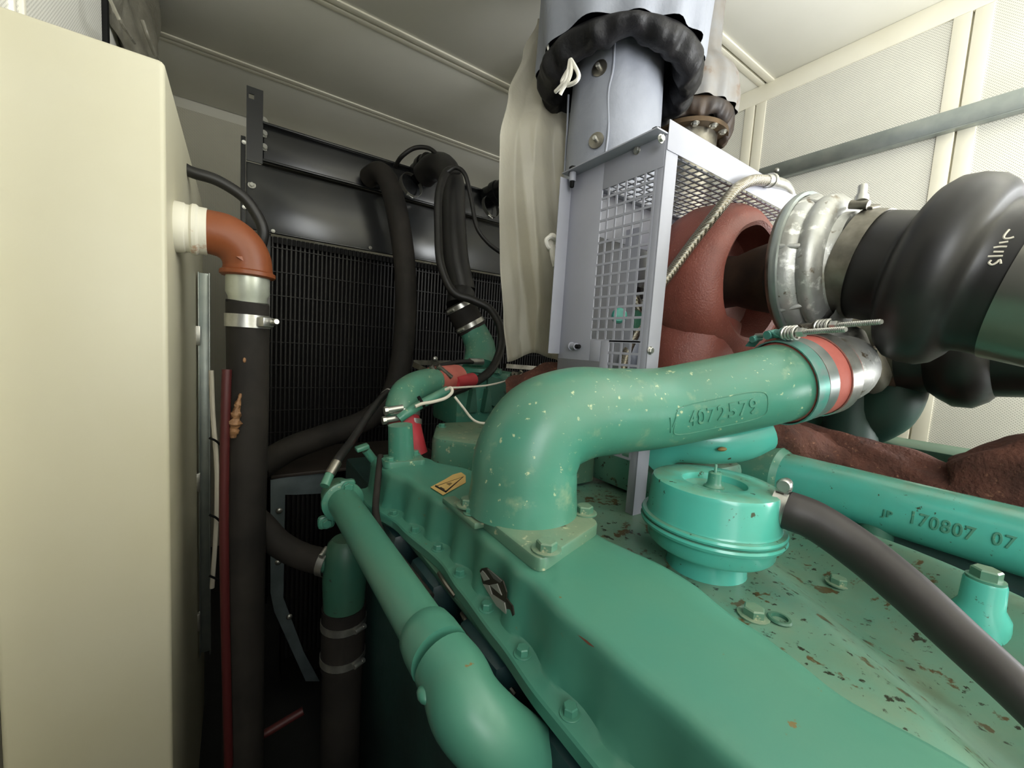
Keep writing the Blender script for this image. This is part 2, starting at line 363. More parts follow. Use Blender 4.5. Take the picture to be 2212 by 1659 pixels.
# ceiling sheets with raised seam strips between them
seams = [2.556, 1.867, 1.055, 0.36, -0.35, -1.05]
edges_ = [YB]+seams+[YF]
for a, b in zip(edges_[:-1], edges_[1:]):
    part('panel', MB().bx(XL, XR, b+0.012, a-0.012, HC-0.006, HC+0.004, 0.002), M_CEIL, ceil)
for y in seams:
    part('seam_strip', MB().bx(XL, XR, y-0.034, y-0.004, HC-0.012, HC+0.003, 0.002), M_WHITE, ceil)
    part('seam_strip', MB().bx(XL, XR, y+0.008, y+0.034, HC-0.010, HC+0.003, 0.002), M_WHITE, ceil)
# right wall: perforated sheets framed by smooth trims, 0.70 m apart
wr = struct('wall_right', MB().bx(XR+0.012, XR+T_, EY1, YB+T_, ZF, HC+T_).bx(XR+0.012, XR+T_, YF-T_, EY0, ZF, HC+T_).bx(XR+0.012, XR+T_, EY0, EY1, EZ1, HC+T_).bx(XR+0.012, XR+T_, EY0, EY1, ZF, EZ0), M_WHITE)
ztr = P(1648, 221, X=XR).z
part('top_trim', MB().bx(XR-0.006, XR+0.012, EY1, YB, ztr, HC-0.006, 0.002), M_WHITE, wr)
y1 = P(2061, 42, X=XR).y; y0 = P(1647, 300, X=XR).y
tw = 0.094; pitch = y0-y1+tw
ys = [y1-tw/2+pitch*k for k in range(-4, 5)]
ys = [y for y in ys if EY1+0.05 < y < YB-0.05]
for y in ys:
    part('upright_trim', MB().bx(XR-0.004, XR+0.012, y-tw/2, y-0.003, ZF, ztr, 0.002), M_WHITE, wr)
    part('upright_trim', MB().bx(XR-0.007, XR+0.012, y+0.003, y+tw/2, ZF, ztr, 0.002), M_WHITE, wr)
ye = [EY1-tw/2]+ys+[YB]
for a, b in zip(ye[:-1], ye[1:]):
    part('perforated_panel', MB().bx(XR, XR+0.012, a+tw/2, b-tw/2, ZF, ztr, 0.0), M_PERF, wr)
# galvanised rail along the right wall
za = P(1635, 367, X=XR-0.03).z; zb = P(1689, 381, X=XR-0.03).z
ya = P(1640, 372, X=XR-0.03).y
rail = thing('wall_rail', 'long galvanised steel rail running along the white perforated wall', 'rail', (XR-0.02, 0.2, zb))
part('rail_web', MB().bx(XR-0.034, XR-0.030, EY1, ya, zb, za, 0.001), M_GALV, rail)
part('rail_flange', MB().bx(XR-0.034, XR-0.004, EY1, ya, zb-0.004, zb, 0.001), M_GALV, rail)
inst('rivet', D_STEEL, rail, P(1678, 368, X=XR-0.034), (-1, 0, 0))
# back wall
wb = struct('wall_back', MB().bx(XL-T_, XR+T_, YB, YB+T_, ZF, HC+T_), M_CEIL)
for k in range(3):
    x0 = XL+k*(XR-XL)/3; part('perforated_panel', MB().bx(x0+0.03, x0+(XR-XL)/3-0.03, YB-0.008, YB, ZF, HC-0.06), M_PERFB, wb)
# left wall
wl = struct('wall_left', MB().bx(XL-T_, XL, .82, YB+T_, ZF, HC+T_).bx(XL-T_, XL, YF-T_, DY0, ZF, HC+T_).bx(XL-T_, XL, DY0, .82, DZ3, HC+T_).bx(XL-T_, XL, DY0, DY1, ZF, DZ2), M_CEIL)
struct('bounce_blocker', MB().bx(XL-T_, XL-.005, DY1+.003, .817, ZF, DZ3-.003, .004), pm('dark_grey_blocker', (58, 58, 58), .5))  # unseen dark panel, added to cut pale bounce onto the cover side
yj = P(224, 40, X=XL+0.012).y
part('perforated_panel', MB().bx(XL, XL+0.010, 0.95, yj-0.01, 0.45, HC-0.02), M_PERF, wl)
for px in (22, 44):
    yv = P(px, 20, X=XL+0.01).y; part('upright_trim', MB().bx(XL, XL+0.016, yv-0.006, yv+0.006, 0.45, HC-0.02, 0.002), M_WHITE, wl)
part('door_seal', MB().bx(XL, XL+0.022, yj-0.012, yj+0.012, 0.45, HC-0.01, 0.004), M_BLACKM, wl)
struct('wall_front', MB().bx(XL-T_, XR+T_, YF-T_, YF, ZF, HC+T_), M_WHITE)
# ground outside the door
solo('yard_ground', MB().bx(-6, 8, -12, 9, ZF-0.25, ZF-0.15), pm('concrete_yard', (120, 117, 110), 0.9, var=(104, 101, 94), vs=1.5), 'grey concrete yard outside the open container door', 'ground', kind='structure')
# crumpled grey sheet hanging in the corner above the tank
def sheet(u, v):
    y = yj+0.03+u*0.85; z = HC-0.02-v*0.42
    return Vector((XL+0.03+0.022*math.sin(11*u+3*v)+0.014*math.sin(23*u-9*v), y, z+0.01*math.sin(17*u)))
tag(part('crumpled_sheet', MB().grid(sheet, 36, 18), M_FOIL), 'crumpled grey lining sheet hanging in the upper corner above the cream tank', 'sheet')
o = bpy.data.objects['crumpled_sheet']; md = o.modifiers.new('thick', 'SOLIDIFY'); md.thickness = 0.003
st = thing('cord_strand', 'two thin pale strands drooping over the crumpled sheet by the ceiling', 'cord', P(300, 90, X=XL+0.09))
part('strand', MB().tube([P(238, 0, X=XL+0.07), P(262, 50, X=XL+0.09), P(290, 92, X=XL+0.09)], 0.004, 8), M_FOIL, st)
part('strand', MB().tube([P(308, 45, X=XL+0.07), P(318, 75, X=XL+0.08), P(335, 118, X=XL+0.09)], 0.006, 8), M_FOIL, st)
# ================================================================== cream tank and its pipe (left)
YT0, XT, ZT = 0.9, -0.0965, P(354, 130, Y=0.9).z
YT1 = 1.78
tk = thing('fuel_tank', 'tall cream painted steel tank filling the left edge', 'tank', (-0.2, 1.3, ZF))
body = part('body', MB().box(((XL+0.014+XT)/2, (YT0+YT1)/2, (ZF+ZT)/2), (XT-XL-0.014, YT1-YT0, ZT-ZF), 0.008, None, 3), M_CREAM, tk)
YS = 1.02
zs = P(440, 500, Y=YS).z
part('pipe_stub', MB().lathe((XT-0.004, YS, zs), (1, 0, 0), [(0, 0.047), (0.018, 0.046), (0.02, 0.044), (0.026, 0.044), (0.030, 0.0475), (0.036, 0.0475), (0.040, 0.044), (P(448, 500, Y=YS).x-XT+0.004, 0.044)], 28), M_RUST, tk, 'white painted pipe stub with rust')
xs = P(448, 500, Y=YS).x; xe = P(536, 600, Y=YS).x
el = thing('pipe_elbow', 'brown painted pipe elbow beside the cream tank', 'pipe elbow', (xe, YS, zs-0.09))
rr = 0.042
R_ = xe-xs-0.002
arc = [V(xs-0.001, YS, zs), V(xs+0.008, YS, zs)]+[V(xe-R_*0.86+R_*0.86*math.sin(a), YS, zs-R_*0.86+R_*0.86*math.cos(a)) for a in [k*PI/12 for k in range(1, 7)]]+[V(xe, YS, zs-R_*1.02)]
part('elbow', MB().tube(arc, [rr*0.98, rr]+[rr*1.03]*6+[rr*1.06], 28, 3), M_BROWNPAINT, el)
zb_ = zs-R_*1.02
part('collar', MB().lathe((xe, YS, zb_+0.002), (0, 0, -1), [(0, rr*1.06), (0.003, rr*1.17), (0.010, rr*1.17), (0.013, rr*1.08), (0.013, rr*0.8)], 28), M_BROWNPAINT, el)
part('mark', MB().prism([(-0.016, 0), (0, 0.006), (0.016, 0), (0, -0.006)], P(528, 560, Y=YS-rr*0.93), (1, 0.4, -0.15), (0.1, 0.15, 1), 0.002, 0.0006), M_BROWNPAINT, el)
zn = P(535, 655, Y=YS).z
np_ = solo('pipe_nipple', MB().lathe((xe, YS, zb_-0.008), (0, 0, -1), [(0, 0.039), (0.035, 0.039), (0.045, 0.0345), (zb_-zn+0.03, 0.0345)], 28), M_ZINC, 'short speckled zinc pipe nipple under the brown elbow', 'pipe')
hs = thing('vent_hose', 'thick black rubber hose hanging straight down from the zinc nipple', 'hose', (xe, YS, ZF))
part('hose', MB().tube([V(xe, YS, zn), V(xe, YS, zn-0.02), V(xe+0.001, YS, zn-0.2), V(xe-0.004, YS, -0.5), V(xe-0.004, YS, -0.9), V(xe-0.002, YS, ZF+0.01)], [0.0385, 0.0385, 0.0385, 0.040, 0.040, 0.040], 28, 5), M_RUBBERDULL, hs)
zc = P(535, 694, Y=YS).z
cl = part('hose_clamp', MB().band((xe, YS, zc), (0, 0, 1), 0.039, 0.026, 0.0018, 32), M_STEEL, hs, 'bright steel band clamp with bolt')
cd = V(0.62, -0.78, 0); ct = V(0.78, 0.62, 0)
part('lug', MB().box(V(xe, YS, zc)+cd*0.046+ct*0.0, (0.022, 0.026, 0.020), 0.003, Matrix((cd, ct, V(0, 0, 1))).transposed()), M_STEEL, cl)
part('screw', MB().lathe(V(xe, YS, zc)+cd*0.05+ct*0.012, V(0.3, -0.95, 0.1), [(0, 0.007), (0.022, 0.007), (0.026, 0.005)], 14), M_STEEL, cl)
part('sealant_blob', MB().tube([P(520, 850, Y=YS-0.036), P(512, 880, Y=YS-0.040), P(507, 915, Y=YS-0.040), P(503, 945, Y=YS-0.038)], [0.0018, 0.006, 0.010, 0.006], 9, 6, mod=lambda t, a: 1+0.25*math.sin(31*t)+0.25*math.sin(5*a+40*t)), M_GLUE, hs, 'crusty brown sealant blob')
part('sealant_blob', MB().ball(P(528, 778, Y=YS-0.040), 0.003, 8, 6, (1, 0.6, 1.8)), M_GLUE, hs)
solo('red_hose', MB().tube([P(490, 798, Y=0.985), P(487, 900, Y=0.98), P(484, 1100, Y=0.98), P(487, 1350, Y=0.98), P(494, 1655, Y=0.98)], 0.0085, 12), M_DARKRED, 'thin dark red hose strapped beside the thick black hose', 'hose')
# galvanised cable channel and white cable behind the tank
ch = thing('cable_channel', 'narrow galvanised steel channel standing upright behind the tank edge', 'channel', P(439, 1412, Y=1.5))
a, b = P(441, 590, Y=1.5), P(437, 1410, Y=1.5)
part('web', MB().bx(a.x-0.012, a.x+0.012, 1.5, 1.503, b.z, a.z, 0.001), M_GALV, ch)
part('lip', MB().bx(a.x-0.014, a.x-0.011, 1.48, 1.503, b.z, a.z, 0.001), M_GALV, ch)
part('lip', MB().bx(a.x+0.011, a.x+0.014, 1.48, 1.503, b.z, a.z, 0.001), M_GALV, ch)
for py in (725, 1040, 1340):
    q = P(428, py, Y=1.49); part('bracket', MB().bx(q.x-0.012, q.x+0.006, 1.474, 1.49, q.z-0.028, q.z+0.028, 0.002), M_STEEL, ch)
wc = thing('white_cable', 'pale cable with black zip ties running down beside the galvanised channel', 'cable', P(460, 1270, Y=1.4))
part('cable', MB().tube([P(456, 800, Y=1.4), P(460, 900, Y=1.4), P(468, 1010, Y=1.4), P(467, 1130, Y=1.4), P(458, 1270, Y=1.4)], 0.006, 8), M_WIRE, wc)
for py in (952, 1118, 1250):
    part('zip_tie', MB().tube([P(452, py-6, Y=1.385), P(466, py, Y=1.38), P(476, py+9, Y=1.385)], 0.003, 6), M_BLACKM, wc)
solo('tank_cable', MB().tube([P(395, 362, Y=1.25), P(417, 373, Y=1.25), P(470, 390, Y=1.25), P(525, 425, Y=1.25), P(555, 465, Y=1.25), P(568, 500, Y=1.25), P(562, 540, Y=1.26), P(545, 640, Y=1.3)], 0.0135, 12), M_RUBBER, 'black cable arching over the brown elbow from behind the tank', 'cable')
# ================================================================== radiator (far end)
YR = 2.0
rad = thing('radiator', 'big black radiator with vertical guard bars across the far end', 'radiator', (1.0, YR+0.05, ZF))
xl = P(532, 300, Y=YR).x; xr = XR-0.12
zt_ = P(575, 264, Y=YR).z; zt2 = P(572, 352, Y=YR).z; zc1 = P(600, 505, Y=YR).z; zbot = -1.2
po = P(550, 193, Y=YR); pxr = P(568, 250, Y=YR).x
post = MB()
_hx, _hz, _w = (P(543, 211, Y=YR).x, P(543, 211, Y=YR).z, 0.009)
post.bx(xl, _hx-_w, YR-0.012, YR-0.006, _hz-_w, _hz+_w).bx(_hx+_w, pxr, YR-0.012, YR-0.006, _hz-_w, _hz+_w).bx(xl, pxr, YR-0.012, YR-0.006, _hz+_w, po.z, 0.0).bx(xl, pxr, YR-0.012, YR-0.006, zt2-0.01, _hz-_w)
part('corner_post', post, M_BLACK, rad)
part('corner_post', MB().bx(xr-0.07, xr, YR-0.012, YR-0.006, zt2-0.01, po.z), M_BLACK, rad)
# top tank: channel with lips
tt = part('top_tank', MB().bx(pxr, xr-0.07, YR-0.002, YR+0.16, zt2, zt_, 0.006), M_BLACK, rad)
part('upper_lip', MB().bx(pxr, xr-0.07, YR-0.022, YR, zt_-0.016, zt_-0.008, 0.001), M_BLACK, tt)
part('lower_lip', MB().bx(pxr, xr-0.07, YR-0.03, YR, zt2-0.002, zt2+0.006, 0.001), M_BLACK, tt)
for py in (261, 289, 318):
    inst('bolt', B_STEEL, rad, P(571, py, Y=YR-0.004), (0.4, -1, 0))
# cover plate under the tank and side plate
part('cover_plate', MB().bx(xl, xr, YR-0.004, YR+0.02, zc1, zt2-0.012, 0.002), pm('black_sheet_gloss', (48, 50, 52), 0.2, 0.35, var=(58, 58, 56), vs=4), rad)
part('side_flange', MB().bx(xl-0.018, xl-0.002, YR-0.02, YR+0.14, zbot, P(524, 297, Y=YR).z, 0.002), M_BLACK, rad)
part('plate_lip', MB().bx(P(572, 500, Y=YR).x, xr, YR-0.018, YR, zc1-0.004, zc1+0.002, 0.001), M_BLACK, rad)
for px, py in ((544, 400), (590, 499), (800, 535), (977, 570)):
    inst('bolt', B_SMALL if py > 450 else B_STEEL, rad, P(px, py, Y=YR-0.019 if py > 450 else YR-0.004), (0, -1, 0.2))
for px, py in ((527, 307), (528, 447)):
    inst('bolt', B_SMALL, rad, P(px, py, Y=YR-0.02), (0, -1, 0))
# fin core
xc0 = P(585, 520, Y=YR).x
part('core', MB().bx(xc0-0.02, xr-0.03, YR+0.05, YR+0.14, zbot, zc1-0.005), M_CORE, rad)
part('core_frame', MB().bx(xl, xc0, YR-0.004, YR+0.05, zbot, zc1-0.006, 0.001), M_BLACK, rad)
part('core_frame', MB().bx(xr-0.04, xr, YR-0.004, YR+0.05, zbot, zc1-0.006, 0.001), M_BLACK, rad)
M_BAR = pm('guard_wire', (26, 26, 26), 0.4, 0.2, var=(34, 32, 30), vs=12, spec=0.3)
bars = MB(); x = xc0+0.008
while x < xr-0.045:
    bars.bx(x-0.0032, x+0.0032, YR+0.012, YR+0.022, zbot, zc1-0.012); x += 0.0172
part('guard_bars', bars, M_BAR, rad, kind='stuff')
wires = MB(); z = zc1-0.055
while z > zbot:
    wires.bx(xc0-0.005, xr-0.03, YR+0.008, YR+0.012, z-0.0016, z+0.0016); z -= 0.098
part('cross_wires', wires, M_BAR, rad, kind='stuff')
slots = MB(); x = xc0+0.016
while x < xr-0.05:
    slots.bx(x-0.006, x+0.006, YR-0.006, YR+0.0, zc1-0.040, zc1-0.014, 0.0); x += 0.0172
part('slotted_edge', slots, M_BLACKM, rad, kind='stuff')
# ---- radiator outlets and hoses
def outlet(px, py, r, ln, d):
    o = P(px, py, Y=YR); b = MB().lathe(o, d, [(0, r*0.9), (ln*0.45, r*0.9), (ln*0.45, r*1.04), (ln*0.7, r*1.04), (ln*0.7, r*0.95), (ln, r*0.95)], 24); return o, b
o, b = outlet(905, 378, 0.062, 0.10, (0.25, -0.9, 0.25)); op = part('outlet', b, M_BLACK, rad)
part('outlet', outlet(1052, 428, 0.06, 0.12, (0.35, -0.9, 0.2))[1], M_BLACK, rad)
part('outlet', MB().lathe(P(800, 385, Y=YR), (0.3, -1, 0), [(0, 0.05), (0.05, 0.05), (0.05, 0.042), (0.08, 0.042)], 20), M_BLACK, rad)
YH = 1.72
th = thing('top_radiator_hose', 'fat black hose bending from the radiator top down to the green elbow', 'hose', P(1010, 690, Y=1.5))
q = [P(915, 380, Y=1.93), P(935, 362, Y=1.86), P(958, 362, Y=1.78), P(975, 395, Y=1.68), P(978, 470, Y=1.62), P(985, 560, Y=1.56), P(1000, 630, Y=1.52)]
part('hose', MB().tube(q, [0.056, 0.058, 0.058, 0.055, 0.053, 0.052, 0.052], 22, 5), M_RUBBER, th)
k0, k1 = P(990, 655, Y=1.5), P(1020, 712, Y=1.48)
ax = k1-k0
part('coupling', MB().tube([k0, k1], 0.061, 24, 1), M_RUBBERDULL, th)
clamp('hose_clamp', k0+ax*0.12, ax, 0.0612, 0.018, M_STEEL, th, (-1, -0.4, 0))
clamp('hose_clamp', k0+ax*0.82, ax, 0.0612, 0.018, M_STEEL, th, (-1, -0.4, 0))
part('hose', MB().tube([q[-1], q[-1]*0.5+k0*0.5, k0+ax*0.1], [0.052, 0.053, 0.054], 22, 3), M_RUBBER, th)
for px, py, dx in ((888, 400, 0), (1060, 447, 0)):
    clamp('hose_clamp', P(px, py, Y=1.955), (0.25, -0.9, 0.25), 0.056, 0.02, M_STEEL, th if px < 1000 else rad, (-0.3, 0, -1))
solo('long_radiator_hose', MB().tube([P(797, 384, Y=1.93), P(820, 372, Y=1.84), P(842, 400, Y=1.77), P(862, 480, Y=1.72), P(876, 600, Y=1.70), P(872, 740, Y=1.68), P(848, 850, Y=1.66), P(795, 905, Y=1.64), P(700, 942, Y=1.62), P(625, 970, Y=1.6), P(560, 1010, Y=1.55)], [0.042]*3+[0.044]*8, 20, 6), M_RUBBERDULL, 'long black hose dropping across the radiator and curving to the left', 'hose')
solo('vent_cable', MB().tube([P(853, 360, Y=1.96), P(868, 338, Y=1.9), P(895, 320, Y=1.86), P(925, 320, Y=1.82), P(945, 335, Y=1.78), P(955, 352, Y=1.74)], 0.0095, 10), M_RUBBER, 'short black cable arching above the radiator top tank', 'cable')
solo('loop_cable', MB().tube([P(990, 368, Y=1.6), P(965, 372, Y=1.56), P(948, 420, Y=1.53), P(947, 500, Y=1.5), P(952, 570, Y=1.46), P(978, 630, Y=1.42), P(1020, 648, Y=1.38), P(1058, 668, Y=1.34), P(1080, 706, Y=1.30), P(1082, 750, Y=1.28), P(1060, 800, Y=1.24), P(1010, 833, Y=1.2), P(940, 860, Y=1.14), P(890, 890, Y=1.1), P(872, 925, Y=1.05)], 0.0155, 12), M_RUBBER, 'thick black cable looping down in front of the fat hose', 'cable')
solo('thin_cable', MB().tube([P(965, 372, Y=1.55), P(985, 362, Y=1.53), P(1005, 378, Y=1.5), P(1018, 430, Y=1.48), P(1030, 490, Y=1.46), P(1055, 525, Y=1.44), P(1085, 548, Y=1.42)], 0.0085, 10), M_RUBBER, 'thin black cable curving from the fat hose behind the plastic film', 'cable')
# ================================================================== cooler frame low on the left
YK = 1.62
ck = thing('cooler_frame', 'dark cooler with angled bolted side plate, low behind the black hose', 'cooler', P(620, 1450, Y=YK))
poly = [(584, 1036), (675, 1018), (700, 1018), (700, 1065), (640, 1068), (616, 1068), (612, 1290), (655, 1405), (690, 1470), (660, 1470), (592, 1320), (584, 1280)]
pts = [P(x, y, Y=YK) for x, y in poly]; o_ = V(0, YK, 0)
part('side_plate', MB().prism([(p.x, p.z) for p in pts], o_, (1, 0, 0), (0, 0, 1), 0.005, 0.001), pm('blue_grey_steel', (120, 132, 136), 0.4, 0.4, var=(100, 112, 116), vs=10), ck)
for px, py in ((603, 1103), (601, 1214), (625, 1332)): inst('bolt', D_STEEL, ck, P(px, py, Y=YK-0.008), (0, -1, 0))
fb = MB()
for i in range(9):
    x = P(622, 1150, Y=YK).x+i*0.0155; fb.bx(x-0.004, x+0.004, YK-0.002, YK+0.02, P(620, 1420, Y=YK).z, P(620, 1070, Y=YK).z)
part('fin_bars', fb, M_BAR, ck, kind='stuff')
part('core', MB().bx(P(612, 1200, Y=YK).x, P(760, 1200, Y=YK).x, YK+0.03, YK+0.10, P(620, 1480, Y=YK).z, P(620, 1062, Y=YK).z), M_CORE, ck)
sh = P(590, 1000, Y=YK); 
solo('shroud_shelf', MB().bx(P(585, 1000, Y=YK).x, 0.75, YK-0.02, YR-0.02, P(600, 1030, Y=YK).z, P(600, 1022, Y=YK).z, 0.003), pm('dark_shelf', (58, 50, 44), 0.6, 0.2, var=(48, 42, 38), vs=9), 'dusty dark sheet metal shelf above the low cooler', 'shelf')
lh = thing('lower_coolant_hose', 'dark hose running into the green pump housing low on the left', 'hose', P(700, 1215, Y=1.0))
hq = [P(500, 1080, Y=1.18), P(560, 1130, Y=1.12), P(600, 1172, Y=1.08), P(650, 1200, Y=1.04), P(705, 1215, Y=1.0)]
part('hose', MB().tube(hq, 0.030, 18, 5), M_RUBBERDULL, lh)
clamp('hose_clamp', P(702, 1214, Y=1.0), P(705, 1215, Y=1.0)-P(650, 1200, Y=1.04), 0.031, 0.016, M_STEEL, lh, (0, -0.6, 1))
ph = thing('pump_housing', 'dark green pump outlet with black coupling hose low beside the long green pipe', 'pump', P(740, 1650, Y=0.98))
xx, zz = P(745, 1250, Y=0.98).x, P(745, 1250, Y=0.98).z
ztop, zb1 = P(745, 1180, Y=0.98).z, P(740, 1315, Y=0.98).z
part('outlet', MB().lathe((xx, 0.98, ztop+0.02), (0, 0, -1), [(0, 0.030), (0.01, 0.040), (0.05, 0.047), (0.10, 0.05), (ztop+0.02-zb1, 0.046)], 24), M_GREENDARK, ph)
part('inlet', MB().tube([P(700, 1214, Y=1.0), V(xx, 0.98, P(705, 1225, Y=0.98).z)], 0.024, 16, 1), M_GREENDARK, ph)
part('coupling', MB().lathe((xx, 0.98, zb1+0.008), (0, 0, -1), [(0, 0.050), (0.15, 0.050), (0.15, 0.046), (0.6, 0.046)], 24), M_RUBBERDULL, ph)
for py in (1340, 1412):
    clamp('hose_clamp', V(xx, 0.98, P(740, py, Y=0.98).z), (0, 0, 1), 0.0505, 0.018, M_STEEL, ph, (0.5, -1, 0))
# ================================================================== engine: long intake cover on the left bank
def interp(tab, y):
    tab = sorted(tab)
    if y <= tab[0][0]: return tab[0][1]
    for (a, va), (b, vb) in zip(tab[:-1], tab[1:]):
        if y <= b: t = (y-a)/(b-a); t = t*t*(3-2*t); return va+(vb-va)*t
    return tab[-1][1]
LT = [(-0.6, .262), (.104, .260), (.18, .259), (.26, .259), (.345, .265), (.45, .270), (.516, .276), (.657, .262), (.786, .236), (.86, .236)]
RT = [(-0.6, .400), (.026, .397), (.085, .396), (.138, .406), (.173, .412), (.245, .434), (.337, .428), (.383, .424), (.5, .43), (.62, .425), (.72, .395), (.80, .352), (.86, .335)]
ZTOP = -0.25; YC0, YC1 = -0.35, 0.86
bolt_y = [0.706, 0.625, 0.553, 0.475, 0.394, 0.3125, 0.235, 0.157, 0.078, 0.0, -0.08, -0.16]
def cover_ring(y):
    w = math.cos(2*PI*(y-0.235)/0.079)
    a0 = interp(LT, y); k = (1 if .33 < y < .75 else .35); a = a0+0.0024*w*k; w *= k; b = interp(RT, y)+0.003*math.sin(2*PI*y/0.13)
    f = min(1.0, max(0.0, (0.86-y)/0.03)); fo = 0.030
    p = [(a0-fo, -0.330), (a0-fo, -0.318), (a0-fo+0.002, -0.3155), (a0-0.0105+0.004*w, -0.3150), (a-0.007+0.005*w, -0.3125), (a-0.0045+0.0045*w, -0.300), (a-0.002+0.002*w, -0.28), (a-0.0005, -0.264), (a+0.0002, -0.2585), (a+0.002, -0.2542), (a+0.0055, -0.2512), (a+0.010, ZTOP-.0001), (a+0.016, ZTOP+.0004),
         (a*0.7+b*0.3, ZTOP+0.0012), (a*0.5+b*0.5, ZTOP+0.0015), (a*0.25+b*0.75, ZTOP+0.0012), (b-0.012, ZTOP), (b-0.004, -0.2525), (b, -0.258), (b+0.003, -0.268), (b+0.006, -0.30), (b+0.008, -0.36), (a, -0.36)]
    return [V(x, y, z) for x, z in p]
N = 150
rings = [cover_ring(YC0+(YC1-YC0)*i/N) for i in range(N+1)]
eng = thing('intake_cover', 'long green cast cover running from the foreground beneath the pipe flange', 'engine cover', (0.33, 0.3, -0.36))
part('cover', MB().loft(rings), M_GREENCOVER, eng, ang=38)
for y in bolt_y: inst('bolt', B_COVER, eng, V(interp(LT, y)-0.0165, y, -0.3155), (0, 0, 1), y*9)
part('gasket_lip', MB().bx(0.240, 0.30, YC0, 0.80, -0.340, -0.331, 0.001), M_GREENDARK, eng)
# chipped rust on the edge
part('rust_chip', MB().prism([(0, 0), (0.006, 0.002), (0.028, 0.001), (0.034, -0.002), (0.026, -0.004), (0.008, -0.004)], V(0.2622, 0.262, -0.2548), (0, -1, 0), (.8, 0, 1), -0.0012, 0.0003), pm('rust', (92, 46, 26), 0.8, var=(90, 48, 30), vs=60), eng, 'rusty chip on the edge')
# emblem on the side face of the cover
def emb(poly, mat, name, off, parent):
    pts = [P(x, y, X=0.256-off) for x, y in poly]; o = V(0.256-off, 0, 0)
    return part(name, MB().prism([(-p.y, p.z) for p in pts], o, (0, -1, 0), (0, 0, 1), -0.0015, 0.0), mat, parent)
bd = thing('emblem', 'small grey and black emblem plate on the side of the green cover', 'emblem', P(1070, 1270, X=0.2545))
emb([(1036, 1233), (1040, 1228), (1050, 1226), (1086, 1255), (1094, 1280), (1093, 1292), (1107, 1310), (1110, 1328), (1103, 1337), (1095, 1330), (1068, 1302), (1052, 1278), (1042, 1258)], M_INK, 'backing', 0.0005, bd)
emb([(1037, 1238), (1041, 1233), (1046, 1238), (1056, 1252), (1045, 1255)], M_BADGE, 'inlay', 0.0018, bd)
emb([(1043, 1262), (1056, 1265), (1062, 1284), (1089, 1302), (1094, 1328), (1072, 1309), (1054, 1280)], M_BADGE, 'inlay', 0.0018, bd)
emb([(1058, 1264), (1073, 1261), (1083, 1286)], M_BADGE, 'inlay', 0.0018, bd)
emb([(1052, 1229), (1060, 1234), (1083, 1255), (1079, 1259), (1066, 1250)], pm('badge_dark', (96, 96, 92), 0.4, 0.3), 'inlay', 0.0018, bd)
# warning sticker
sk = thing('warning_sticker', 'faded yellow warning triangle sticker on the green cover', 'sticker', P(968, 1046, Z=ZTOP+0.002))
SZ = ZTOP+0.0022
def flat(poly, mat, name, z, parent, th=0.0008):
    pts = [P(x, y, Z=z) for x, y in poly]
    return part(name, MB().prism([(p.x, p.y) for p in pts], V(0, 0, z), (1, 0, 0), (0, 1, 0), th), mat, parent)
flat([(930, 1053), (957, 1070), (1006, 1043), (1006, 1028), (996, 1021), (978, 1026), (960, 1037)], M_STICK, 'label_sheet', SZ, sk)
A_, B_, C_ = (939, 1051), (963, 1064.5), (1002, 1029.5)
flat([A_, (941, 1048), (966, 1062), B_], M_INK, 'triangle_edge', SZ+0.0008, sk, 0.0004)
flat([A_, (943, 1050.5), C_, (1000, 1030)], M_INK, 'triangle_edge', SZ+0.0008, sk, 0.0004)
flat([B_, (961, 1062), (998, 1031.5), C_], M_INK, 'triangle_edge', SZ+0.0008, sk, 0.0004)
flat([(951, 1053), (960, 1058), (961, 1057), (952, 1052)], M_INK, 'symbol', SZ+0.0008, sk, 0.0004)
flat([(964, 1045), (971, 1049), (977, 1044), (972, 1042.5)], pm('faded_ink', (120, 98, 56), 0.6), 'symbol', SZ+0.0008, sk, 0.0004)
# ================================================================== crossover air pipe
xp = thing('crossover_pipe', 'thick green cast air pipe bending from the cover to the turbocharger', 'pipe', (0.35, 0.47, ZTOP))
cp = [V(.353, .473, -.238), V(.354, .474, -.20), V(.357, .476, -.160), V(.383, .474, -.118), V(.437, .463, -.096), V(.50, .449, -.0915), V(.59, .425, -.085), V(.665, .388, -.066), V(.74, .352, -.046), V(.78, .3385, -.036), V(.812, .3275, -.028)]
cr = [.082, .078, .077, .076, .0725, .069, .067, .067, .0675, .069, .069]
body = part('pipe', MB().tube(cp, cr, 48, 6), M_GREEN, xp, ang=60)
def rpoly(pts, r, n=5):
    out = []; m = len(pts)
    for i in range(m):
        p = Vector((*pts[i], 0)); a = (Vector((*pts[i-1], 0))-p).normalized(); b = (Vector((*pts[(i+1) % m], 0))-p).normalized()
        s, e = p+a*r, p+b*r
        for k in range(n+1):
            t = k/n; q = s*(1-t)**2+p*2*t*(1-t)+e*t*t; out.append((q.x, q.y))
    return out
f1 = P(1165, 1244, Z=ZTOP); f2 = P(1296, 1152, Z=ZTOP); f3 = P(1008, 1112, Z=ZTOP); f4 = f2+f3-f1
fl = part('flange', MB().prism(rpoly([(f1.x, f1.y), (f2.x, f2.y), (f4.x, f4.y), (f3.x, f3.y)], 0.018), V(0, 0, ZTOP+0.001), (1, 0, 0), (0, 1, 0), 0.016, 0.003), M_GREENFLANGE, xp)
ZF_ = ZTOP+0.017
for px, py in ((1180, 1188), (1262, 1108), (1012, 1092)):
    q = P(px, py, Z=ZF_); inst('bolt', B_GREENL, xp, q, (0, 0, 1), 0.3)
bq0, bq1 = P(968, 1078, Z=ZTOP+.006), P(1040, 1135, Z=ZTOP+.006)
part('bracket', MB().bar(bq0, bq1, .022, .010, .003, up=(0, 0, 1)), M_GREENFLANGE, xp)
